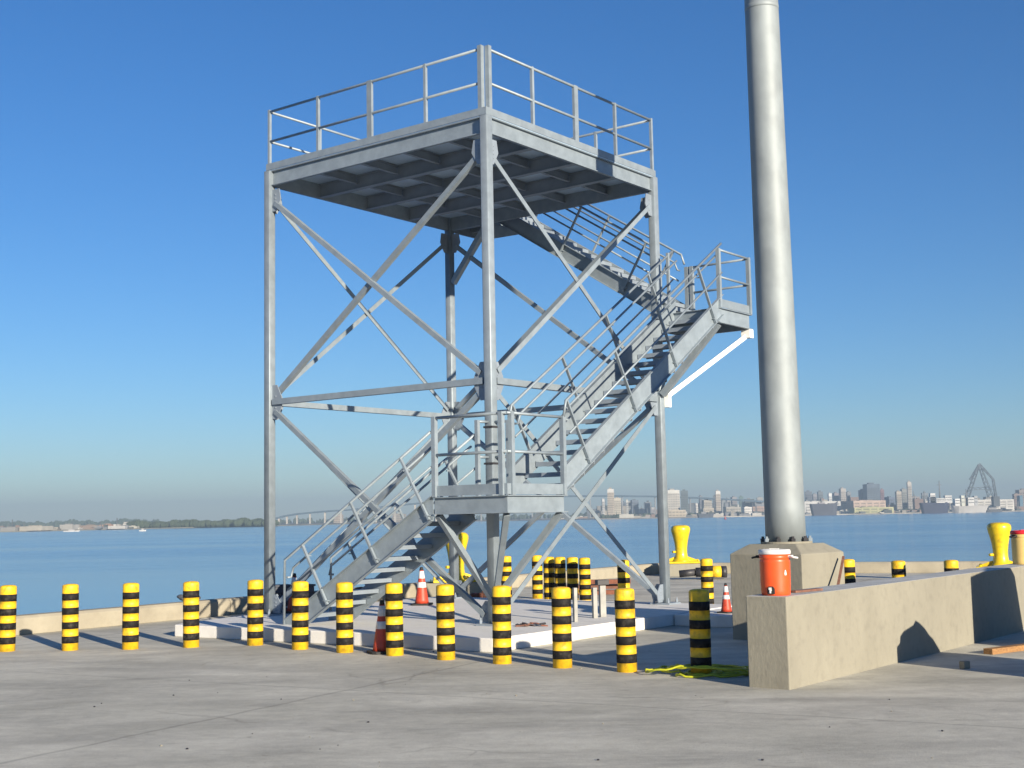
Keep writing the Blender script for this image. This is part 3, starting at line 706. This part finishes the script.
# ================================================================== SMALL THINGS
# stub posts on the slab
def stub(u, v, w_, hgt, lab, cap=False):
    p = W(u, v); mb = MB(); mb.box(-w_, w_, -.035, .035, 0, hgt)
    if w_ > .05: mb.box(-w_ - .01, -w_ + .018, -.045, .045, 0, hgt + .01); mb.box(w_ - .018, w_ + .01, -.045, .045, 0, hgt + .01)
    if cap: mb.box(-w_ - .05, w_ + .05, -.06, .06, hgt + .011, hgt + .09, 1)
    o = mb.build('steel_stub', [G['pvc'], G['dark']], bevel=.004); o.location = (p.x, p.y, SZ); o.rotation_euler = (0, 0, R(20)); tag(o, lab, 'stub post', 'pale stub posts on the slab')
stub(1.78, -.63, .035, .48, 'left one of the twin pale stub posts on the slab edge', False)
stub(2.02, -.62, .05, .50, 'right one of the twin pale stub posts, with dark cap', True)
stub(1.02, -.78, .028, .52, 'thin lone pale stub post just right of a front bollard')
# timber stack beyond
p = bearing(598, 580, 30.5)
S_ = tag(empty('timber_stack', (p.x, p.y, 0), R(-8)), 'low stack of reddish timbers beyond the clustered bollards', 'timber stack')
for i, (x0, x1, y, z) in enumerate([(-.5, .75, 0, .0), (-.6, .6, .18, .12), (-.3, .75, 0, .24), (-.9, .1, -.2, .12)]):
    mb = MB(); mb.box(x0, x1, y - .08, y + .08, z, z + .10); mb.build('timber', G['rust'] if i % 2 else G['brick'], S_, bevel=.005)
# bricks / blocks left of near column beyond slab
def pile(name, loc, n, sx, col, lab, cat, sz=(.1, .05, .035), seed=1, group=None):
    rnd = random.Random(seed); t = tag(empty(name, loc), lab, cat)
    for i in range(n):
        mb = MB(); a, b, c = [s_ * rnd.uniform(.7, 1.3) for s_ in sz]; z = rnd.choice((0, 0, 1)) * sz[2] * 2
        mb.box(-a, a, -b, b, -c, c); o = mb.build('piece', col if not isinstance(col, list) else col[i % len(col)], t, bevel=.006)
        o.location = (rnd.uniform(-sx, sx), rnd.uniform(-sx * .5, sx * .5), c + z + .005); o.rotation_euler = (rnd.uniform(-.2, .2), rnd.uniform(-.2, .2), rnd.uniform(0, 3))
    return t
p = bearing(481, 596, 27.5); pile('brick_pile', (p.x, p.y, 0), 14, .28, [G['brick'], G['cone'], G['rust']], 'little heap of red bricks and orange scraps by the near column', 'brick heap', seed=3, sz=(.12, .07, .06))
pile('debris', (0.2, 19.71, SZ), 12, .22, [G['brick'], G['rust'], G['dark']], 'flat scatter of reddish scraps on the slab in front of the near column', 'debris', sz=(.07, .025, .01), seed=5)
p = W(.5, 5.6); t = tag(empty('crate_stack', (p.x, p.y, SZ), R(30)), 'dark plastic crates heaped beside the foot of the left column', 'crates')
for i, (x, y, z, a) in enumerate([(0, 0, 0, 0), (.45, .1, 0, .2), (.2, .02, .25, -.15), (.85, -.1, 0, .5), (.62, 0, .24, .1)]):
    mb = MB(); mb.box(-.2, .2, -.15, .15, 0, .2); mb.box(-.22, .22, -.17, .17, .2, .235); o = mb.build('crate', G['tarp'], t, bevel=.01); o.location = (x, y, z); o.rotation_euler = (0, 0, a)
    mb = MB(); mb.box(-.205, .205, -.156, -.151, .07, .10); mb.build('pale_stripe', G['reflect'] if i in (1, 3) else G['dark'], o)
# rope heap on kerb left
def blob(name, loc, r, m_, lab, cat, seed, flat=.5):
    rnd = random.Random(seed); mb = MB()
    for i in range(7):
        c = (rnd.uniform(-r, r), rnd.uniform(-r, r) * .5, rnd.uniform(0, r * .4)); k = r * rnd.uniform(.35, .6)
        mb.lathe([(k * math.cos(R(a)) * rnd.uniform(.9, 1.1), k * flat * (1 + math.sin(R(a)))) for a in (-80, -50, -20, 10, 40, 65, 85)], 10, c, smooth=False)
    o = mb.build(name, m_, bevel=0); o.location = loc; return tag(o, lab, cat)
p = KC - dL * 18.9 + inL * .18; blob('rope_heap', (p.x, p.y, .32), .17, G['tarp'], 'small dark rope heap on the kerb left of the tower', 'rope heap', 4)
p = bearing(352, 597, 26.5); blob('sandbag_heap', (p.x, p.y, SZ), .32, G['rust'], 'brownish sack heap on the slab behind the stair foot', 'sack heap', 9)
p = bearing(270, 590, 27.5); blob('net_heap', (p.x, p.y, 0), .35, G['tarp'], 'dark heap of netting by the kerb behind the left column', 'net heap', 12)
# plank and block on right
mb = MB(); a = Vector((5.85, 16.45, .035)); b = Vector((6.9, 17.2, .035)); mb.bar(a, b, .13, .07)
tag(mb.build('plank', G['wood'], bevel=.004), 'short orange-brown plank on the ground at the right edge', 'plank')
mb = MB(); mb.box(-.05, .05, -.04, .04, 0, .085); o = mb.build('rubble_block', G['beige'], bevel=.01); o.location = (5.08, 15.05, 0); o.rotation_euler = (0, 0, .5); tag(o, 'tiny pale concrete lump on the ground right of the wall', 'rubble')
# hose heap round the shaded bollard
rnd = random.Random(11); pts = []
cx, cy = 2.14, 15.0
th = 0; N_ = 300
for i in range(N_):
    th += .17 + .05 * math.sin(i * .13)
    rr = .33 + .17 * math.sin(i * .061) + .10 * math.sin(i * .173 + 1) + .05 * math.sin(i * .41)
    ox = .20 * math.sin(i * .029); oy = .12 * math.cos(i * .047)
    x = cx + ox + rr * 1.25 * math.cos(th); y = cy - .02 + oy + rr * .95 * math.sin(th)
    dx, dy = x - 2.06, y - 14.92; dd = math.hypot(dx, dy)
    if dd < .16: x, y = 2.06 + dx / dd * .16, 14.92 + dy / dd * .16
    pts.append((x, y, .014 + .10 * max(0, math.sin(i * .057)) * (1 - min(1, abs(dd - .25) / .5)) + .03 * (i % 5) / 5 * math.sin(i * .7) ** 2))
mb = MB(); mb.tube(pts, .012, 6); tag(mb.build('garden_hose', G['hose']), 'yellow-green hose in a loose heap round the shaded bollard', 'hose')

rnd = random.Random(31); mb = MB()
for i in range(70):
    y_ = rnd.uniform(8.5, 19); x_ = rnd.uniform(-.44, .44) * y_; r_ = rnd.choice((.004, .005, .006, .008, .012))
    if x_ > 2.2 and y_ > 13: continue
    mb.lathe([(r_ * rnd.uniform(.6, 1), 0), (r_, r_ * .4), (r_ * .6, r_ * .9)], 5, (x_, y_, .001), rnd.randrange(2), smooth=False)
tag(mb.build('grit', [G['dark'], G['beige']]), 'loose grit and small stones on the paving', 'grit', kind='stuff')
# two guessed objects out of view, outlined to cast the shadows on the wall
sd = Vector((math.cos(SUN_AZ), math.sin(SUN_AZ), 0))
pw = w0 + wd * 3.35 + sd * 2.9
mb = MB(); mb.prism(lambda a, t, b: Vector((a, t, b)), [(-.44, 0), (.83, 0), (.80, .74), (.72, .86), (.6, .92), (.45, 1.02), (.3, 1.09), (.18, 1.13), (.1, 1.08), (-.2, 1.03), (-.32, .98), (-.34, .90), (-.44, .86)], -.3, .3)
o = mb.build('low_shadow_caster', G['tarp'], bevel=.02); o.location = (pw.x, pw.y, 0); o.rotation_euler = (0, 0, R(51)); tag(o, 'small unseen object right of the wall, shaped to cast a shadow on it', 'shadow caster')
pw = w0 + wd * 6.58 + sd * 3.0
mb = MB(); mb.prism(lambda a, t, b: Vector((a, t, b)), [(-1.0, 0), (1.1, 0), (.55, 1.72), (-1.0, 1.56)], -.4, .4)
o = mb.build('tall_shadow_caster', G['galv_dull'], bevel=.02); o.location = (pw.x, pw.y, 0); o.rotation_euler = (0, 0, R(51)); tag(o, 'large slope-sided unseen object right of the wall, shaped to cast a shadow on it', 'cabinet')

# ================================================================== FAR SHORE
HOR = lambda px: 527.9 - 19.8 * px / 1024
def land(name, pts, depth_back, z, m_):
    mb = MB(); P = [bearing(px, HOR(px), d) for px, d in pts]
    v = []; n = len(P)
    for p in P: v.append((p.x, p.y, WZ - 2))
    for p in P: v.append((p.x, p.y, z))
    for p in P: v.append((p.x * (1 + depth_back / p.y), p.y + depth_back, z + 3))
    fs = [(i, i + 1, n + i + 1, n + i) for i in range(n - 1)] + [(n + i, n + i + 1, 2 * n + i + 1, 2 * n + i) for i in range(n - 1)]
    mb.add(v, fs); return tag(mb.build(name, m_), kind='structure')
G['shore'] = mat('shore_earth', (.16, .15, .12), .95, col2=(.09, .09, .075), scale=.02, detail=6)
G['seawall'] = mat('pale_seawall', (.40, .37, .31), .9, col2=(.26, .24, .2), scale=.02, detail=6)
G['tree'] = mat('far_foliage', (.055, .075, .04), .95, col2=(.03, .045, .025), scale=.06, detail=4)
land('shore_terrain', [(-700, 1500), (-300, 1600), (0, 1640), (120, 1750), (260, 1950), (420, 2600), (560, 2500)], 4500, WZ + 1.2, G['shore'])
land('city_shore', [(520, 2450), (600, 2250), (700, 2150), (765, 2200), (850, 2200), (1000, 2150), (1300, 2000), (1800, 1700)], 4500, WZ + 1.5, G['seawall'])

def far_trees(name, px0, px1, dep, hmin, hmax, n, seed, lab):
    rnd = random.Random(seed); mb = MB()
    for i in range(n):
        px = rnd.uniform(px0, px1); d = dep + rnd.uniform(0, 120); p = bearing(px, HOR(px), d)
        hh = rnd.uniform(hmin, hmax) * (1 + .12 * math.sin(px * .11) + .1 * math.sin(px * .37)); r = rnd.uniform(2.2, 5.5)
        for k in range(3):
            cx = p.x + rnd.uniform(-r, r) * .6; cy = p.y + rnd.uniform(-r, r) * .6; k_ = rnd.uniform(.6, 1); z0 = WZ + 1
            z1 = z0 + hh * rnd.uniform(.7, 1)
            mb.lathe([(r * .3 * k_, z0), (r * .95 * k_, z0 + (z1 - z0) * .35), (r * k_, z0 + (z1 - z0) * .6), (r * .7 * k_, z0 + (z1 - z0) * .85), (r * .2 * k_, z1)], 6, (cx, cy, 0), smooth=False)
    return tag(mb.build(name, G['tree']), lab, 'trees', kind='stuff')
far_trees('far_treeline', 128, 275, 1850, 7.5, 11, 900, 2, 'dark line of trees along the far left shore')
far_trees('far_scrub', -60, 160, 3300, 15, 21, 900, 3, 'hazy tree cover behind the low buildings on the far left shore')
far_trees('far_greenery', 275, 600, 3300, 8, 15, 300, 4, 'faint greenery on the shore behind the bridge')
far_trees('waterfront_trees', 600, 1060, 2380, 4, 9, 420, 5, 'dark low greenery between the waterfront buildings')

def building(name, x0, x1, yt, dep, col, lab, cat='building', top=None, yb=None, roof=None, deep=30, win=True, grp=None):
    px = (x0 + x1) / 2; a = bearing(x0, yt, dep); b = bearing(x1, yt, dep); wd_ = (b - a).length; zt = (a.z + b.z) / 2
    z0 = WZ + 1.0 if yb is None else bearing(px, yb, dep).z
    H = zt - z0; t = tag(empty(name, ((a.x + b.x) / 2, (a.y + b.y) / 2, z0), R(random.uniform(-9, 9))), lab, cat, grp)
    dp = min(deep, wd_ * .8 + 4); hw = wd_ / 2 * .96
    MB().box(-hw, hw, 0, dp, 0, H * (.88 if top else 1)).build('wall', plain(col), t)
    if top: MB().box(-hw * .97, hw * .97, .2, dp - .2, H * .88 + .0, H).build('crown', plain(top), t)
    mb = MB(); mb.box(-hw * .5, hw * .3, dp * .3, dp * .7, H + .01, H + max(1.2, H * .05)); mb.build('roof_house', plain(tuple(c * .7 for c in col)), t)
    if win and H > 9:
        mb = MB(); fl = max(2, int(H * .86 / 4.2)); 
        for k in range(fl): z = (k + .4) * H * .86 / fl; mb.box(-hw * .93, hw * .93, -.25, -.02, z, z + H * .86 / fl * .42)
        mb.build('window_bands', plain(tuple(c * .45 + .02 for c in col)), t)
        mb = MB(); 
        for k in range(1, 5): x = -hw + 2 * hw * k / 5; mb.box(x - hw * .05, x + hw * .05, -.45, -.26, 0, H * .87)
        mb.box(-hw * .93, hw * .93, -.44, -.27, H * .872, H * .879); mb.build('piers', plain(col), t)
    return t
CITY = [
 (602, 604.6, 499, 2500, (.62, .62, .60), 'thin white slab tower left of the tallest tan tower', None, None),
 (607, 613.6, 489, 2600, (.60, .50, .36), 'tallest tan tower with white crown, left of the right steel column', (.75, .72, .66), None),
 (613.8, 621, 498, 2650, (.62, .55, .40), 'cream block joined to the right side of the tallest tan tower', None, None),
 (620.8, 625.8, 502, 2800, (.16, .20, .27), 'blue-grey block right of the cream tower block', None, None),
 (626, 628.2, 500, 2600, (.66, .66, .60), 'narrow white tower between two blue-grey blocks', None, None),
 (628.3, 631, 501.5, 2750, (.40, .40, .38), 'narrow grey tower beside the narrow white one', None, None),
 (631.6, 638.6, 500, 2700, (.13, .18, .26), 'dark blue glass block left of the right steel column', None, None),
 (640, 655, 509, 2900, (.38, .34, .34), 'wide hazy pinkish block low behind the right steel column', None, None),
 (619, 634, 514.3, 2350, (.62, .60, .52), 'low white waterfront shed below the blue-grey blocks', None, None),
 (635, 655, 515, 2400, (.40, .33, .30), 'low pinkish waterfront shed left of the right steel column', None, None),
 (667, 680, 490, 2600, (.56, .52, .44), 'broad cream slab tower with white crown right of the right column', (.72, .70, .62), None),
 (680.4, 688, 490.6, 2650, (.13, .18, .20), 'dark slate tower joined to the broad cream slab tower', None, None),
 (668, 686, 510, 2350, (.62, .52, .36), 'low cream waterfront hall below the broad slab tower', None, None),
 (689, 694, 504, 2900, (.34, .36, .40), 'small grey block right of the dark slate tower', None, None),
 (695.5, 698, 503.5, 2450, (.74, .72, .68), 'tiny bright white stair tower left of the spire block', None, None),
 (699.5, 702.5, 496, 2800, (.22, .24, .28), 'slender dark block with pointed outline in the skyline', None, None),
 (703.5, 712, 500, 2700, (.46, .42, .34), 'pair-wide tan block left of the white capped tower', None, None),
 (713, 716, 496, 2850, (.16, .20, .24), 'thin dark block tight left of the white capped tower', None, None),
 (715.4, 720.5, 491, 2500, (.58, .50, .40), 'white capped tan tower left of the steel mast', (.78, .76, .72), None),
 (721, 726, 500, 2900, (.28, .32, .34), 'grey-green block right of the white capped tower', None, None),
 (727, 731, 499, 2850, (.38, .38, .38), 'mid grey block between grey-green block and the teal one', None, None),
 (732, 737, 497, 2900, (.30, .28, .30), 'brownish grey block left of the teal block', None, None),
 (739, 743.5, 496.5, 2800, (.12, .24, .24), 'teal block left of the steel mast', None, None),
 (745, 751, 500, 2900, (.32, .34, .40), 'bluish block above the bright white shed', None, None),
 (757, 763, 497.5, 2850, (.36, .36, .34), 'hazy grey block touching the steel mast on its left', None, None),
 (726, 741, 507, 2450, (.50, .46, .38), 'low tan hall with mixed roofs left of the white shed', None, None),
 (703, 714, 508, 2400, (.55, .48, .36), 'low cream hall left of the tan hall', None, None),
 (744, 752, 507, 2330, (.82, .80, .76), 'bright white waterfront shed left of the steel mast', None, None),
 (752.5, 766, 506.5, 2450, (.50, .32, .24), 'pink-brown low hall touching the steel mast', None, None),
 (805, 812, 491.5, 2800, (.16, .19, .24), 'dark slate block just right of the steel mast', None, None),
 (813, 817, 494, 2900, (.30, .30, .34), 'hazy mid-height block between two slate blocks', None, None),
 (818, 823, 491.6, 2750, (.17, .21, .24), 'second dark slate block right of the mast', None, None),
 (828.6, 831.8, 493.5, 2600, (.80, .82, .82), 'small bright white dome-topped block', None, None),
 (834, 839, 493, 2850, (.30, .26, .28), 'brownish hazy block left of the grey-white tower', None, None),
 (840.5, 846, 488.5, 2600, (.48, .44, .40), 'grey-white tower with warm side left of the big dark block', None, None),
 (847, 851, 492, 2850, (.26, .28, .30), 'grey block between the grey-white tower and the pink warehouse', None, None),
 (860, 866, 490, 2800, (.14, .17, .25), 'navy low wing left of the big dark block', None, None),
 (866.3, 880, 484, 2750, (.10, .15, .22), 'big dark blue hotel block, broadest in the right skyline', None, None),
 (880.2, 884, 489.5, 2800, (.30, .15, .18), 'dull red wing on the right of the big dark block', None, None),
 (852, 887, 500.5, 2350, (.60, .42, .31), 'long pink tan warehouse in front of the big dark block', None, None),
 (853, 895, 507.3, 2250, (.52, .52, .22), 'long yellow-green low shed on the waterfront', None, None),
 (803, 842, 501.3, 2400, (.62, .62, .60), 'long flat white-roofed terminal right of the mast', None, None),
 (887, 895, 497, 2600, (.12, .18, .30), 'small deep blue block right of the pink warehouse', None, None),
 (896.3, 901.5, 491.5, 2500, (.50, .44, .34), 'tan silo-like block left of the pale chimney tower', None, None),
 (901.8, 907, 489, 2550, (.30, .32, .30), 'grey-green block beside the tan silo-like block', None, None),
 (907.3, 911.4, 482, 2500, (.56, .52, .46), 'pale slim tower, highest left of the harbour crane', None, None),
 (912, 920, 496.5, 2600, (.30, .28, .28), 'low brown-grey block right of the pale slim tower', None, None),
 (922, 928, 493, 2700, (.24, .28, .32), 'hazy grey block behind the dark hulled ship', None, None),
 (1014, 1021, 494, 2400, (.34, .24, .20), 'rust-brown dockside block at the right edge', None, None),
 (1019, 1034, 489.5, 2600, (.28, .24, .22), 'tall brownish block cut by the right edge', None, None),
 (976.5, 1014, 499.5, 2300, (.72, .70, .64), 'long white dockside transit shed at the far right', None, None),
 (333.5, 342, 514.5, 2900, (.50, .40, .30), 'tan block seen through the stair rails under the bridge', None, None),
 (392, 404, 514, 2900, (.42, .36, .28), 'tan block under the bridge behind the lowest stairs', None, None),
 (18, 43, 526.3, 1660, (.52, .47, .36), 'broad cream boathouse on the far left shore', None, None),
 (0, 16, 527.5, 1660, (.34, .34, .32), 'grey-white shed at the far left edge', None, None),
 (59, 73, 524.6, 1780, (.46, .45, .41), 'white flat hall on the left shore beyond the motor boat', None, None),
 (80, 97, 525.3, 1850, (.34, .24, .18), 'brown roofed row on the left shore', None, None),
 (99, 112, 524.6, 1820, (.50, .28, .17), 'orange-tan hall on the left shore', None, None),
 (113, 124, 525.2, 1840, (.42, .36, .26), 'dull tan hall next to the orange-tan one', None, None),
 (128, 137, 526.2, 1800, (.55, .53, .42), 'small pale hall at the left end of the dark treeline', None, None),
]
for x0, x1, yt, dep, col, lab, top, yb in CITY:
    building('far_building', x0, x1, yt, dep, col, lab, 'building', top=top, grp='buildings across the harbour')

def clutter(name, px0, px1, d0, d1, hmin, hmax, n, seed, lab, cols):
    rnd = random.Random(seed); mb = MB()
    for i in range(n):
        px = rnd.uniform(px0, px1); d = rnd.uniform(d0, d1); p = bearing(px, HOR(px), d); w_ = rnd.uniform(5, 24); hh = rnd.uniform(hmin, hmax) * rnd.uniform(.4, 1)
        mi = rnd.randrange(len(cols)); mb.box(p.x - w_ / 2, p.x + w_ / 2, p.y, p.y + rnd.uniform(8, 20), WZ + 1, WZ + 1 + hh, mi)
        if rnd.random() < .4: mb.box(p.x - w_ * .2, p.x + w_ * .1, p.y + 2, p.y + 7, WZ + 1 + hh, WZ + 1 + hh + rnd.uniform(1, 4), rnd.randrange(len(cols)))
        if rnd.random() < .15: mb.box(p.x - .5, p.x + .5, p.y + 2, p.y + 3, WZ + 1 + hh, WZ + 1 + hh + rnd.uniform(5, 14), 0)
    return tag(mb.build(name, [plain(c) for c in cols]), lab, 'distant city', kind='stuff')
CC = [(.12, .14, .16), (.30, .27, .22), (.42, .38, .30), (.22, .24, .28), (.55, .53, .48), (.28, .17, .13), (.07, .09, .09)]
clutter('distant_city', 590, 800, 2700, 3300, 12, 40, 150, 21, 'hazy mass of distant city blocks left of the steel mast', CC)
clutter('distant_city', 800, 1060, 2500, 3100, 10, 36, 170, 22, 'hazy mass of distant city blocks right of the steel mast', CC)
clutter('dock_clutter', 690, 1060, 2230, 2420, 3, 9, 170, 23, 'low clutter of sheds and gear along the far docks', CC)
clutter('shore_clutter', -20, 128, 1700, 1950, 2.5, 6, 60, 24, 'low clutter of huts and boats along the far left shore', CC)
clutter('dock_clutter', 560, 690, 2350, 2600, 3, 7, 60, 25, 'low waterfront clutter behind the right steel column', CC)

# bridge
BR = tag(empty('road_bridge', bearing(430, HOR(430), 2700)), 'long curved blue girder bridge on pale piers across the bay', 'bridge'); bo = BR.location
crv = [(272, 519.5), (285, 516), (297, 514), (324, 511.5), (351, 509.8), (382, 507), (416, 503.6), (450, 500.8), (500, 497.8), (560, 496.3), (610, 496.0), (655, 496.5), (700, 498), (745, 500.5), (800, 504)]
P = [bearing(x, y, 2700) - bo for x, y in crv]
mb = MB()
for a, b in zip(P[:-1], P[1:]): mb.bar(a, b, 12, 3.4)
mb.build('bridge_deck', plain((.05, .12, .20)), BR)
mb = MB()
for px in [279, 287, 297, 310, 325, 341, 358, 376, 395, 415, 436, 458, 481, 505, 532, 560, 590, 622, 655, 690, 722, 755, 785]:
    y = [a[1] + (b[1] - a[1]) * (px - a[0]) / (b[0] - a[0]) for a, b in zip(crv[:-1], crv[1:]) if a[0] <= px <= b[0]][0]
    p = bearing(px, y, 2700) - bo; m2 = MB(); wz = 1.6 if px < 500 else 1.0
    m2.box(p.x - wz, p.x + wz, p.y - 3, p.y + 3, WZ - bo.z, p.z - 1.12); m2.build('bridge_pier', plain((.55, .50, .42) if px < 470 else (.30, .32, .34)), BR)

# ships
def ship(name, x0, x1, ydeck, dep, hullc, supers, lab, bow=1, mast=None):
    a = bearing(x0, ydeck, dep); b = bearing(x1, ydeck, dep); L = b.x - a.x; zd = a.z; H = zd - WZ
    t = tag(empty(name, ((a.x + b.x) / 2, dep, WZ)), lab, 'ship')
    hb = L * .07 + 3; mb = MB(); xs = [(-.5, .75, .0), (-.46, 1, .05), (.3, 1, 0), (.44, .5, .12), (.5, .05, .3)]
    if bow < 0: xs = [(-x, w_, r_) for x, w_, r_ in xs][::-1]
    v = []
    for x, w_, rs in xs:
        tk = .85 if abs(x) > .42 else 1
        for yy, zz in ((-hb * w_, H * (1 + rs)), (-hb * w_ * .8, -1), (hb * w_ * .8, -1), (hb * w_, H * (1 + rs))): v.append((x * L * (tk if zz < 0 else 1), yy, zz))
    fs = []
    for i in range(len(xs) - 1):
        for j in range(4): fs.append((i * 4 + j, i * 4 + (j + 1) % 4, (i + 1) * 4 + (j + 1) % 4, (i + 1) * 4 + j))
    fs += [(3, 2, 1, 0), tuple(len(v) - 4 + j for j in range(4))]
    mb.add(v, fs); mb.build('hull', plain(hullc), t)
    for s0, s1, yt, c, nm in supers:
        p0 = bearing(s0, yt, dep); p1 = bearing(s1, yt, dep); cx = (a.x + b.x) / 2
        m2 = MB(); zt = p0.z - WZ; m2.box(p0.x - cx, p1.x - cx, -hb * .6, hb * .6, H * .98, zt); 
        if zt - H > 5: 
            for z in (H + (zt - H) * .35, H + (zt - H) * .7): m2.box(p0.x - cx + .5, p1.x - cx - .5, -hb * .6 - .2, -hb * .6 - .01, z, z + 1, 1)
        m2.build(nm, [plain(c), plain((.08, .09, .1))], t)
    if mast:
        for px, yt in mast:
            p = bearing(px, yt, dep); m2 = MB(); cx = (a.x + b.x) / 2
            m2.tube([(p.x - cx, 0, H), (p.x - cx, 0, p.z - WZ)], [1.6, .6], 6); m2.bar((p.x - cx - 4, 0, p.z - WZ - 7), (p.x - cx + 4, 0, p.z - WZ - 7), .8); m2.build('mast', plain((.16, .18, .2)), t)
    return t
wht = (.72, .72, .70); gry = (.42, .44, .45)
ship('docked_ship', 920, 949.5, 503.3, 2080, (.025, .035, .10), [(928, 935.5, 497, (.16, .22, .32), 'bridge_house'), (929.5, 934.5, 493.4, wht, 'wheelhouse'), (935.6, 944, 498.3, wht, 'deck_house'), (944.2, 951, 495.5, wht, 'funnel_house')],
     'dark blue hulled cargo ship with white upperworks at the far right shore', 1, [(939, 480.5), (924, 491)])
ship('docked_ship', 950, 987, 506.3, 1980, (.50, .48, .45), [(954, 959, 498.8, wht, 'wheelhouse'), (960.3, 963.5, 495.6, (.66, .68, .56), 'funnel_house'), (967, 973, 497.5, wht, 'deck_house'), (973.2, 976.5, 496, gry, 'stern_house')],
     'pale grey hulled naval ship lying in front of the crane', -1, [(966, 489)])
ship('docked_ship', 985, 1003, 509.6, 2050, (.10, .11, .13), [(988, 996, 507.6, (.3, .3, .3), 'deck_house')], 'low dark barge below the long white transit shed', 1)
ship('docked_ship', 810, 838, 504.5, 2100, (.07, .08, .12), [(818, 824, 502.5, (.3, .28, .32), 'wheelhouse'), (828, 836, 503.3, (.12, .13, .16), 'deck_house')], 'dark moored ship below the white-roofed terminal', 1, [(821, 497)])
ship('docked_ship', 697, 714, 514.0, 2080, (.08, .10, .14), [(701, 706, 511.8, (.25, .26, .28), 'wheelhouse')], 'low dark tug left of the steel mast', 1)
# motor boats
def boat(px, d, L, lab):
    p = bearing(px, HOR(px), d); t = tag(empty('motor_boat', (p.x, p.y, WZ)), lab, 'boat'); mb = MB()
    mb.add([(-L / 2, -1.3, 1.0), (L * .3, -1.3, 1.1), (L / 2, 0, 1.4), (L * .3, 1.3, 1.1), (-L / 2, 1.3, 1.0), (-L / 2, -1, -.3), (L * .28, -1, -.3), (L * .42, 0, -.3), (L * .28, 1, -.3), (-L / 2, 1, -.3)],
           [(0, 1, 2, 3, 4), (9, 8, 7, 6, 5), (0, 5, 6, 1), (1, 6, 7, 2), (2, 7, 8, 3), (3, 8, 9, 4), (4, 9, 5, 0)]); mb.build('hull', plain(wht), t)
    mb = MB(); mb.box(-L * .2, L * .15, -.9, .9, 1.08, 2.3); mb.build('cabin', plain((.5, .5, .5)), t)
boat(72, 1350, 17, 'long low white motor boat off the left shore'); boat(143, 1150, 6, 'tiny white motor boat off the dark treeline')
# red channel buoy
p = bearing(725, HOR(725), 1300); mb = MB(); mb.lathe([(.6, -.2), (1.3, .2), (1.3, .9), (.5, 1.2), (.35, 3.2), (.1, 3.8)], 12); o = mb.build('channel_buoy', plain((.6, .05, .05))); o.location = (p.x, p.y, WZ); tag(o, 'small red channel buoy on the water left of the mast', 'buoy')

# harbour crane: two splayed lattice legs meeting at a peak
D = 2250
CR = tag(empty('harbour_crane', bearing(981, HOR(981), D)), 'tall dark A-shaped harbour crane behind the pale grey ship', 'crane'); co = CR.location
def cp_(px, py, dy=0): p = bearing(px, py, D) - co; return Vector((p.x, p.y + dy, p.z))
def lattice(name, a, b, w0_, w1_, n, c=(.10, .14, .18)):
    mb = MB(); ax = (b - a).normalized(); sx = ax.cross(Vector((0, 1, 0))).normalized(); sy = Vector((0, 1, 0)); prev = None
    for i in range(n + 1):
        f = i / n; ww = w0_ + (w1_ - w0_) * f; c_ = a + (b - a) * f
        q_ = [c_ + sx * ww / 2 * i_ + sy * ww / 2 * j_ for i_, j_ in ((-1, -1), (1, -1), (1, 1), (-1, 1))]
        if prev:
            for k in range(4): mb.bar(prev[k], q_[k], .9); mb.bar(prev[k], q_[(k + 1) % 4], .6)
        prev = q_
    return mb.build(name, plain(c), CR)
lattice('crane_leg', cp_(967, 498), cp_(979, 464.5), 6, 3, 8); lattice('crane_leg', cp_(991, 497), cp_(979, 464.5), 8, 3, 8)
lattice('cross_beam', cp_(968, 489), cp_(993, 488), 4, 4, 5); lattice('jib', cp_(979, 464), cp_(993, 479), 3, 2, 4); lattice('jib', cp_(993, 479), cp_(996, 497), 3, 3, 4)
lattice('back_stay', cp_(979, 465), cp_(970, 480), 2.5, 2.5, 3)
mb = MB(); mb.box(cp_(989, 0).x, cp_(992, 0).x, -6, 6, cp_(990, 507).z, cp_(990, 496).z); mb.build('leg_housing', plain((.06, .22, .36)), CR)
mb = MB(); mb.box(cp_(964, 0).x, cp_(970, 0).x, -6, 6, cp_(966, 507).z, cp_(966, 497).z); mb.build('machine_house', plain((.08, .10, .12)), CR)

# ================================================================== HAZE
HAZE = 2.4e-4
if HAZE:
    mb = MB(); S2 = 8000; mb.box(-S2, S2, -S2, S2, -14, 140)
    m = bpy.data.materials.new('haze_air'); m.use_nodes = True; t = m.node_tree; t.nodes.clear()
    pv = t.nodes.new('ShaderNodeVolumePrincipled'); pv.inputs['Density'].default_value = HAZE; pv.inputs['Color'].default_value = (.38, .51, .65, 1); pv.inputs['Anisotropy'].default_value = 0.0
    mo = t.nodes.new('ShaderNodeOutputMaterial'); t.links.new(pv.outputs[0], mo.inputs['Volume'])
    tag(mb.build('haze', m), kind='stuff')
